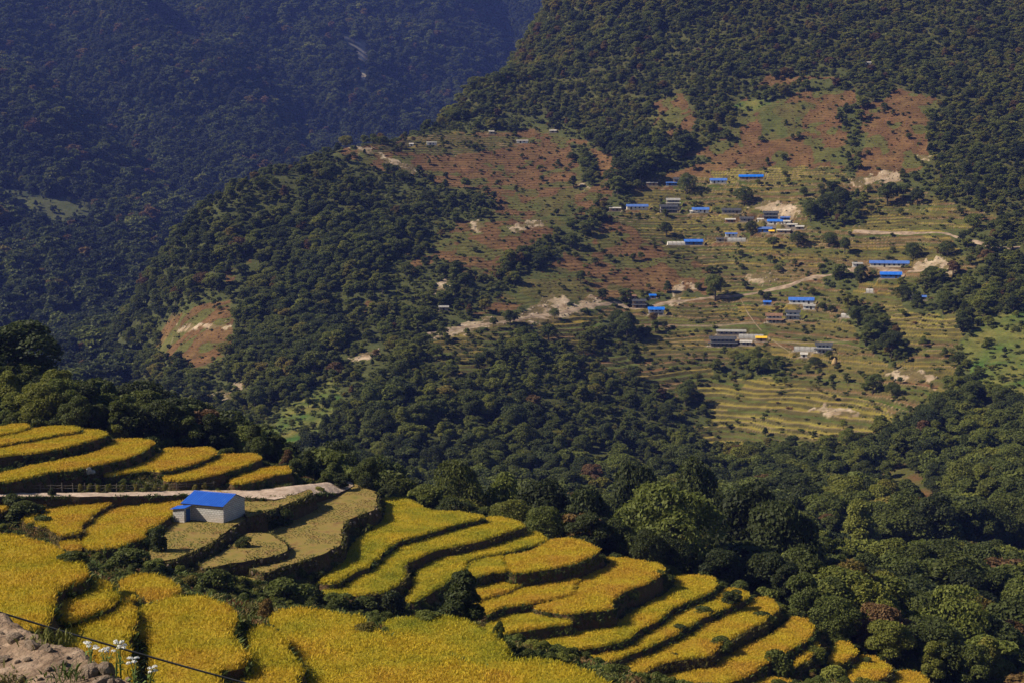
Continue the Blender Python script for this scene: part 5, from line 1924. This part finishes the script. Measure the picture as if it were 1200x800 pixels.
BUSHES = [  # foot (pixel), width and height in pixels, tint
    (24, 612, 44, 24, 0.42, 'leafy green bush between the small rice plot and the near golden field'),
    (50, 622, 30, 18, 0.38, 'green bush at the foot of the hedged rice step'),
    (16, 594, 26, 16, 0.30, 'dark green bush on the bank below the first plot under the road'),
    (60, 592, 10, 16, 0.20, 'small dark bush on the bund beside the small rice plot'),
    (88, 660, 34, 14, 0.40, 'low green bush behind the rounded nose of the near field'),
    (125, 652, 30, 16, 0.45, 'yellowish green bush below the rice beside the house'),
    (152, 668, 46, 28, 0.40, 'large leafy bush in the gully above the small round plot'),
    (180, 672, 26, 16, 0.45, 'green bush right of the large leafy bush in the gully'),
    (186, 645, 22, 30, 0.10, 'tall dark bush below the house yard corner'),
    (250, 697, 44, 30, 0.38, 'leafy bush behind the wide field under the cable'),
    (222, 690, 26, 16, 0.76, 'brownish scrubby bush in the gully below the yard'),
    (285, 690, 24, 18, 0.70, 'thin olive bush on the gully slope below the grass ledge'),
    (336, 708, 50, 32, 0.40, 'big leafy bush in the gully below the grass ledge'),
    (365, 706, 34, 26, 0.36, 'leafy bush beside the big gully bush'),
    (312, 728, 22, 30, 0.82, 'dark brown dry bush at the corner of the large golden field'),
    (395, 714, 34, 20, 0.42, 'low green bush at the upper rim of the large golden field'),
    (430, 718, 34, 18, 0.44, 'low green bush with pale specks at the field rim'),
    (460, 722, 34, 36, 0.15, 'dark green bush left of the dark bushy tree'),
    (500, 728, 30, 14, 0.55, 'light green low bush beside the dark bushy tree'),
    (428, 742, 26, 14, 0.80, 'dry brown shrub at the notch of the large golden field'),
    (585, 752, 14, 24, 0.35, 'thin green bush on the dark bank below the bushy tree'),
    (600, 768, 20, 16, 0.45, 'green bush at the end of the yellow-green field'),
    (312, 618, 30, 22, 0.12, 'dark bush in the shade beside the house'),
    (330, 614, 28, 18, 0.35, 'green bush on the bank below the wheel-tracked grass'),
    (372, 584, 22, 14, 0.72, 'olive bush at the end of the wheel-tracked grass bank'),
    (284, 640, 20, 14, 0.38, 'small green bush on the stone bank below the yard'),
    (232, 652, 14, 12, 0.36, 'tiny green bush on the lower edge of the yard bank'),
    (915, 792, 34, 34, 0.44, 'round green bush on the bank above the orange-gold step'),
    (975, 806, 42, 30, 0.62, 'round yellow-flecked shrub below the slim amber ledge'),
    (736, 706, 26, 16, 0.50, 'leafy bush on the bank under the broad orange-gold step'),
    (775, 688, 24, 18, 0.45, 'leafy bush at the end of the bank under the orange-gold step'),
    (825, 728, 26, 14, 0.38, 'shrub on the bank of the narrow curved amber step'),
    (858, 708, 26, 14, 0.38, 'shrub at the nose of the narrow curved amber step'),
    (796, 748, 20, 16, 0.30, 'dark shrub in the bank of the narrow amber step'),
    (845, 768, 28, 18, 0.45, 'shrub on the bank of the amber step with shrubs'),
    (898, 735, 30, 18, 0.40, 'leafy shrub under the nose of the amber step with shrubs'),
    (790, 782, 16, 16, 0.28, 'small dark shrub where two amber steps meet'),
    (970, 745, 26, 24, 0.80, 'brownish bush on the dark bank by the forest edge'),
    (955, 780, 26, 20, 0.60, 'olive shrub between round bush and yellow-flecked shrub'),
    (1015, 778, 12, 8, 0.30, 'small dark shrub under the small rounded amber nose'),
]
for px, py, w, h, tint, lab in BUSHES:
    p = hit_fields(px, py)
    s_ = p[1] / FPX
    p = p + np.array([0, 0, 0.3 if px > 700 else 0.0])
    plant_bush('bush', lab, 'bush', p, w * s_ * 1.05, h * s_ * 1.05, tint, 'bushes among the rice steps')

# the dark bushy tree in the gully
p = at(541, 738, 117)
g = float(near_z(np.array([p[0]]), np.array([p[1]]))[0])
t = thing('tree', 'dark bushy tree standing in the gully between the near and far rice fields', 'tree', (p[0], p[1], g), 0.7)
for nm, m in (('crown', NEAR[3][0]), ('trunk', NEAR[3][1])):
    o = obj(nm, m, t)
    hh_ = at(541, 668, 117)[2] - g
    o.scale = (0.5, 0.5, hh_ / 12.0)
    if nm == 'crown':
        o['tint'] = 0.12

# pale saplings along the road
for j, (px, py) in enumerate([(53, 571), (94, 573), (105, 572), (115, 574), (127, 573), (144, 572), (160, 573), (172, 573), (182, 573), (194, 572), (228, 572), (240, 571)]):
    p = onz(px, py + 2, float(np.interp(px, [q[0] for q in ROAD_UP], [q[2] for q in ROAD_UP])))
    plant_bush('sapling', 'pale green sapling planted beside the pole fence along the road', 'sapling', p, 0.8, 1.0, 0.74, 'saplings along the road fence')

# undergrowth of the near slope and gully
rg = np.random.default_rng(65)
x, y = jgrid(-95, 75, 60, 260, 0.95, rg)
k = np.abs(x / y) < 0.42
x, y = x[k], y[k]
free = np.ones(len(x), bool)
for f in T:
    S = f['out']
    free &= ~inpoly(x, y, S)
rp_ = np.concatenate([lo[:, :2], up[::-1, :2]])
free &= ~inpoly(x, y, rp_) & (y < crest_y(x) + 34)
free &= (y < crest_y(x) + 5) | (rg.random(len(x)) < 0.3)
x, y = x[free], y[free]
z = near_z(x, y)
cl = fbm(x / 7, y / 7, 5, 3)
isb = rg.random(len(x)) < np.clip(0.22 + cl * 1.6, 0.03, 0.8)
P = np.column_stack([x, y, z])
n1 = int(isb.sum())
scatter('gully_shrubs', 'low green undergrowth filling the gully and banks between the rice steps', 'undergrowth', P[isb], rg.uniform(0.3, 0.75, n1) * np.where(y[isb] > crest_y(x[isb]) + 3, 2.4, 1.0), np.clip(rg.normal(0.42, 0.14, n1), 0, 0.85), rg.integers(0, 4, n1), [b[0] for b in BUSH])
n2 = len(x) - n1
SMALL = []
for i in range(3):
    r2 = np.random.default_rng(271 + i)
    V, F = blades(r2.normal(0, 0.32, 22), r2.normal(0, 0.32, 22), np.zeros(22), 3, 0.42, 0.05, 0.9, r2)
    SMALL.append(mesh_np('tuft', V, F, M_TUFT))
scatter('gully_grass', 'rough grass on the slope between the rice steps', 'grass', P[~isb], rg.uniform(0.6, 1.4, n2), np.clip(rg.normal(0.45, 0.2, n2), 0, 1), rg.integers(0, 3, n2), SMALL)

# ------------------------------------------------------------------ stones
M_ROCK = noise_mat('rock', [(0.25, (0.10, 0.072, 0.052)), (0.5, (0.20, 0.15, 0.115)), (0.8, (0.30, 0.24, 0.19))], 2.5, 0.9, 6, 0.6, 0.08)
M_PALE = noise_mat('pale_rock', [(0.3, (0.20, 0.19, 0.17)), (0.7, (0.42, 0.40, 0.37))], 1.5, 0.9, 6, 0.5, 0.1)
ROCKS = [rock_mesh(301 + i, M_ROCK) for i in range(6)]
bo = thing('boulder', 'pale grey-white boulder stuck in the bank of the long rice step', 'boulder', at(103, 551, 190.0), 0.4)
for dx, dy, dz, s_ in ((0, -0.3, 0.0, 0.62), (0.55, -0.25, -0.2, 0.42)):
    q = obj('stone', rock_mesh(331 + int(dx * 10), M_PALE), bo)
    q.location = (dx, dy, dz)
    q.scale = (s_, s_ * 0.9, s_ * 0.85)
# loose stones in the stone banks below the lawns, parts of the near slope
near_o = bpy.data.objects['near_slope']
r2 = random.Random(4)
for f in T:
    if f['kind'] != 'lawn':
        continue
    S = f['out']
    for j in range(0, len(S), 2):
        a = S[j]
        if r2.random() < 0.55:
            dz = r2.uniform(0.1, 0.9)
            nx_ = S[(j + 1) % len(S)] - S[j - 1]
            nn = np.array([nx_[1], -nx_[0]])
            nn /= np.linalg.norm(nn) + 1e-9
            if nn[1] > 0.3:
                continue
            q = obj('stone', ROCKS[r2.randrange(6)], near_o)
            w = 0.18 + 0.3 * dz
            q.location = (a[0] + nn[0] * w, a[1] + nn[1] * w, f['g'] - dz)
            s_ = r2.uniform(0.10, 0.26)
            q.scale = (s_ * 1.2, s_, s_ * 0.8)
            q.rotation_euler = (r2.uniform(0, 6), r2.uniform(0, 6), r2.uniform(0, 6))

# ------------------------------------------------------------------ the blue-roofed house
def brick_mat(name):
    m, nt, b = new_mat(name, 0.9, 0.1)
    tc = nt.nodes.new('ShaderNodeTexCoord')
    sx_ = nt.nodes.new('ShaderNodeSeparateXYZ')
    nt.links.new(tc.outputs['Object'], sx_.inputs[0])
    cx_ = nt.nodes.new('ShaderNodeCombineXYZ')
    nt.links.new(math_n(nt, 'ADD', sx_.outputs[0], sx_.outputs[1]), cx_.inputs[0])
    nt.links.new(sx_.outputs[2], cx_.inputs[1])
    br = nt.nodes.new('ShaderNodeTexBrick')
    br.inputs['Scale'].default_value = 1.0
    br.inputs['Brick Width'].default_value = 0.46
    br.inputs['Row Height'].default_value = 0.25
    br.inputs['Mortar Size'].default_value = 0.03
    br.inputs['Color1'].default_value = (0.36, 0.36, 0.37, 1)
    br.inputs['Color2'].default_value = (0.52, 0.52, 0.53, 1)
    br.inputs['Mortar'].default_value = (0.12, 0.11, 0.10, 1)
    nt.links.new(cx_.outputs[0], br.inputs['Vector'])
    n_ = noise(nt, 1.3, 5, 0.6, 'Object')
    # splashed earth on the foot of the wall
    low = math_n(nt, 'MULTIPLY', math_n(nt, 'SUBTRACT', 1.2, sx_.outputs[2], True), n_)
    c_ = mixc(nt, low, br.outputs['Color'], (0.40, 0.30, 0.22))
    c2 = mixc(nt, math_n(nt, 'MULTIPLY', n_, 0.5), c_, (0.48, 0.47, 0.46))
    nt.links.new(c2, b.inputs['Base Color'])
    bump(nt, b, br.outputs['Fac'], -0.6, 0.02)
    return m


M_BLOCK = brick_mat('rough_block_wall')
FR = onz(262, 612.5, -39.2)
BR = onz(287, 603.5, -39.2)
gv = (BR - FR)[:2]
HD = float(np.linalg.norm(gv))
gv = gv / HD
fv = np.array([gv[1], -gv[0]])         # along the front, to the right
HL = 6.2
ctr = FR[:2] - fv * HL / 2 + gv * HD / 2
rz = math.atan2(fv[1], fv[0])
house = thing('house', 'small grey block house with bright blue metal roof on the grass yard', 'house', (ctr[0], ctr[1], -39.2), rz)
H, RG = 2.15, 3.15
hl, hd = HL / 2, HD / 2
RY = 0.35                               # ridge sits a little behind the middle
mb = MB()
mb.v += [(-hl, -hd, -0.5), (hl, -hd, -0.5), (hl, hd, -0.5), (-hl, hd, -0.5), (-hl, -hd, H), (hl, -hd, H), (hl, hd, H + 0.15), (-hl, hd, H + 0.15), (-hl, RY, RG), (hl, RY, RG)]
mb.f += [(0, 1, 5, 4), (2, 3, 7, 6), (1, 2, 6, 9, 5), (3, 0, 4, 8, 7), (0, 3, 2, 1), (4, 5, 9, 8), (6, 7, 8, 9)]
mb.build('wall', M_BLOCK, house)
sl1 = (RG - H) / (hd + RY)
for nm, y0, z0, y1, z1 in (('roof', -hd - 0.22, H - 0.22 * sl1 + 0.06, RY, RG + 0.06), ('roof', hd + 0.18, H + 0.15 - 0.1 + 0.06, RY, RG + 0.062)):
    mb = MB()
    corrugated(mb, -hl - 0.12, hl + 0.08, y0, z0, y1, z1, 0.36, 0.045, 0.02)
    rf = mb.build(nm, M_SHEET_NEAR, house)
mb = MB()
mb.tube([(-hl - 0.12, RY, RG + 0.07), (hl + 0.08, RY, RG + 0.07)], [0.07, 0.07], 6)
mb.build('ridge_cap', M_SHEET_NEAR, rf)
mb = MB()
mb.box(-hl - 0.05, hl + 0.02, -hd - 0.2, -hd - 0.12, H - 0.16, H - 0.04)
mb.build('eaves_beam', M_DOOR, house)
# the lean-to in front of the left corner
ax0, ax1, ay0 = -hl - 0.35, -hl + 1.35, -hd - 1.55
mb = MB()
mb.v += [(ax0, ay0, -0.5), (ax1, ay0, -0.5), (ax1, -hd - 0.003, -0.5), (ax0, -hd - 0.003, -0.5), (ax0, ay0, 1.62), (ax1, ay0, 1.78), (ax1, -hd - 0.003, 1.95), (ax0, -hd - 0.003, 1.8)]
mb.f += [(0, 3, 2, 1), (4, 5, 6, 7), (0, 1, 5, 4), (1, 2, 6, 5), (2, 3, 7, 6), (3, 0, 4, 7)]
lt = mb.build('lean_to', M_BLOCK, house)
mb = MB()
n0 = 0
for i in range(13):
    yy = ay0 - 0.2 + (1.75) * i / 12
    w = 0.03 * (i % 2)
    zz = 0.012 * i
    mb.v += [(ax0 - 0.3, yy, 1.62 + zz + w), (ax1 + 0.3, yy, 1.92 + zz + w), (ax0 - 0.3, yy, 1.59 + zz + w), (ax1 + 0.3, yy, 1.89 + zz + w)]
for i in range(12):
    a = 4 * i
    mb.f += [(a, a + 1, a + 5, a + 4), (a + 2, a + 6, a + 7, a + 3), (a, a + 4, a + 6, a + 2), (a + 1, a + 3, a + 7, a + 5)]
mb.f += [(0, 2, 3, 1), (48, 49, 51, 50)]
mb.build('lean_to_roof', M_SHEET_NEAR, lt)
mb = MB()
mb.box(ax1 - 0.02, ax1 + 0.05, -hd - 1.15, -hd - 0.3, -0.05, 1.65)
dr = mb.build('door', WALLM['blue'], house)
mb = MB()
mb.box(ax1 + 0.05, ax1 + 0.08, -hd - 1.05, -hd - 0.98, 0.75, 0.9)
mb.build('handle', M_POLE, dr)
mb = MB()
mb.box(ax0 - 0.1, ax1 + 0.1, ay0 - 0.15, ay0 - 0.004, -0.4, 0.06)
mb.build('step', M_PALE, house)

# ------------------------------------------------------------------ stony earth edge close to the camera
E0, E1 = np.array([-4.3, 10.6]), np.array([-1.7, 7.75])
ed = (E1 - E0) / np.linalg.norm(E1 - E0)
en = np.array([-ed[1], ed[0]])          # pointing away from the mound
if en[1] < 0:
    en = -en


def mound_z(x, y):
    d = (x - E0[0]) * en[0] + (y - E0[1]) * en[1] + fbm(x / 0.8, y / 0.8, 3, 3) * 0.35
    z = -2.86 + fbm(x / 0.9, y / 0.9, 41, 4) * 0.16 + fbm(x / 0.16, y / 0.16, 45, 3) * 0.11
    z = z + 0.04 * np.exp(-(d / 0.35) ** 2)
    return z - np.clip(d, 0, 10) * 1.5


mo = obj('earth_mound', grid_mesh('earth_mound', np.arange(-8.0, 0.6, 0.035), np.arange(4.2, 12.0, 0.035), mound_z, None, noise_mat('stony_earth', [(0.28, (0.10, 0.066, 0.045)), (0.5, (0.22, 0.155, 0.11)), (0.72, (0.34, 0.255, 0.19))], 6.0, 0.95, 9, 1.0, 0.05)))
tag(mo, kind='structure')
r2 = random.Random(9)
nr = 0
while nr < 299:
    x_ = r2.uniform(-5.6, -1.2)
    y_ = r2.uniform(6.5, 11.2)
    d = (x_ - E0[0]) * en[0] + (y_ - E0[1]) * en[1]
    if d > 0.25 or r2.random() > math.exp(-abs(d) / 0.7) + 0.12:
        continue
    s_ = r2.choice((0.015, 0.02, 0.02, 0.025, 0.03, 0.04, 0.065 if d > -0.45 else 0.025))
    q = obj('rock', ROCKS[r2.randrange(6)], mo)
    zz = float(mound_z(np.array([x_]), np.array([y_]))[0])
    q.location = (x_, y_, zz + s_ * 0.15)
    q.scale = (s_ * r2.uniform(0.9, 1.5), s_, s_ * r2.uniform(0.6, 0.9))
    q.rotation_euler = (r2.uniform(-.4, .4), r2.uniform(-.4, .4), r2.uniform(0, 6))
    nr += 1

# ------------------------------------------------------------------ white flowers on the edge
M_PETAL = noise_mat('white_petals', [(0.3, (0.70, 0.70, 0.66)), (0.7, (0.82, 0.82, 0.80))], 20.0, 0.7)
M_STEM = noise_mat('flower_stem', [(0.3, (0.06, 0.10, 0.02)), (0.7, (0.12, 0.16, 0.04))], 9.0, 0.7)
FL = [(104, 756, 'white flower cluster plant highest on the left of the stony edge'), (111, 757, 'short white flowering plant beside the highest flower cluster'), (122, 761, 'broad white flower cluster in the middle of the stony edge'), (138, 753, 'tallest white flowering plant on the stony edge'), (142, 760, 'white flowering plant just below the tallest one'), (155, 773, 'flat white flower cluster hanging over the dark notch'), (178, 784, 'single white flower head near the dark soil notch below the edge'), (130, 763, 'tiny white flowering plant between the broad and the tallest clusters')]
for px, py, lab in FL:
    # the head floats at this pixel; the foot stands on the edge below it
    Yd = float(np.interp(px, [90, 190], [8.95, 8.2]))
    hp = at(px, py, Yd)
    foot = np.array([hp[0] + r2.uniform(-.03, .03), hp[1] - 0.05, 0.0])
    foot[2] = min(float(mound_z(np.array([foot[0]]), np.array([foot[1]]))[0]) - 0.02, hp[2] - 0.08)
    t = thing('flowering_plant', lab, 'flower', foot, 0, 'white flowers on the stony edge')
    rel = hp - foot
    mb = MB()
    for j in range(3):
        e = (rel[0] + r2.uniform(-.035, .035), rel[1] + r2.uniform(-.03, .03), rel[2] + r2.uniform(-.02, .02))
        mb.tube([(0, 0, 0), (e[0] * 0.4, e[1] * 0.4, e[2] * 0.6), e], [0.004, 0.003, 0.002], 5)
    mb.build('stem', M_STEM, t)
    for j in range(r2.randint(3, 5)):
        r3 = np.random.default_rng(px * 7 + j)
        c_ = np.array([rel[0] + r2.uniform(-.028, .028), rel[1] + r2.uniform(-.03, .03), rel[2] + r2.uniform(-.015, .018)])
        D = rand_unit(46, r3)
        D[:, 2] = np.abs(D[:, 2])
        V, F = leaves(c_ + D * np.array([0.014, 0.014, 0.008]), D, 0.008, r3, 1.3, 0.6)
        obj('flower_head', mesh_np('flower_head', V, F, M_PETAL), t)
    for j in range(6):
        a = r2.uniform(0, 6.28)
        zz = rel[2] * r2.uniform(0.1, 0.75)
        l = r2.uniform(0.03, 0.055)
        bx_, by_ = rel[0] * zz / rel[2], rel[1] * zz / rel[2]
        ca, sa = math.cos(a), math.sin(a)
        mb = MB()
        mb.quad((bx_, by_, zz), (bx_ + ca * l * 0.5 - sa * l * 0.22, by_ + sa * l * 0.5 + ca * l * 0.22, zz + 0.012), (bx_ + ca * l, by_ + sa * l, zz - 0.002), (bx_ + ca * l * 0.5 + sa * l * 0.22, by_ + sa * l * 0.5 - ca * l * 0.22, zz + 0.012))
        mb.build('leaf', M_STEM, t)
# weeds on the mound
rg = np.random.default_rng(77)
for nm, px, py, n_, tint, lab in (('dry_grass', 8, 778, 60, 0.65, 'dry grass tuft growing on the stony earth'), ('weed', 78, 772, 26, 0.3, 'small green weed on the stony earth near the flowers'), ('weed', 88, 777, 26, 0.25, 'green weed sprig in the stones nearest the broad flower cluster'), ('weed', 50, 738, 40, 0.5, 'pale weed at the upper rim of the stony edge')):
    p = onz(px, py, -2.74)
    p[2] = float(mound_z(np.array([p[0]]), np.array([p[1]]))[0]) - 0.01
    t = thing(nm, lab, 'weed', p)
    V, F = blades(rg.normal(0, 0.05, n_), rg.normal(0, 0.05, n_), np.zeros(n_), 2, 0.09, 0.006, 0.9, rg)
    o = obj('blades', mesh_np('blades', V, F, M_TUFT), t)
    o['tint'] = tint
    o['kind'] = 'stuff'

# ------------------------------------------------------------------ power cable
A = at(-330, 612, 12.5)
B = at(620, 884, 13.5)
mb = MB()
pts, rr = [], []
for i in range(41):
    u = i / 40
    q = A + (B - A) * u
    q[2] -= 0.10 * math.sin(PI * u)
    pts.append(tuple(q))
    rr.append(0.0095)
cb = mb
cb.tube(pts, rr, 7)
o = cb.build('power_cable', noise_mat('cable_sheath', [(0.3, (0.04, 0.04, 0.045)), (0.7, (0.07, 0.07, 0.075))], 5.0, 0.5), None, True)
tag(o, 'thin dark power cable sagging across the near golden fields', 'cable')

# ------------------------------------------------------------------ haze
allz = []
for nm in ('hillside', 'mountain', 'terraced_hillside', 'near_slope'):
    me = bpy.data.objects[nm].data
    a = np.zeros(len(me.vertices) * 3, np.float32)
    me.vertices.foreach_get('co', a)
    a = a.reshape(-1, 3)
    allz.append((a.min(0), a.max(0)))
lo_ = np.min([a[0] for a in allz], 0)
hi_ = np.max([a[1] for a in allz], 0)
mb = MB()
mb.box(lo_[0] - 60, hi_[0] + 60, -60, hi_[1] + 60, lo_[2] - 1, hi_[2] + 30)
hm = bpy.data.materials.new('haze')
hm.use_nodes = True
nt = hm.node_tree
nt.nodes.clear()
ho = nt.nodes.new('ShaderNodeOutputMaterial')
hv = nt.nodes.new('ShaderNodeVolumePrincipled')
hv.inputs['Color'].default_value = (0.20, 0.30, 1.0, 1)
hv.inputs['Density'].default_value = HAZE_DENSITY
nt.links.new(hv.outputs[0], ho.inputs['Volume'])
tag(mb.build('haze', hm), 'thin blue haze in the valley air', 'haze', None, 'stuff')
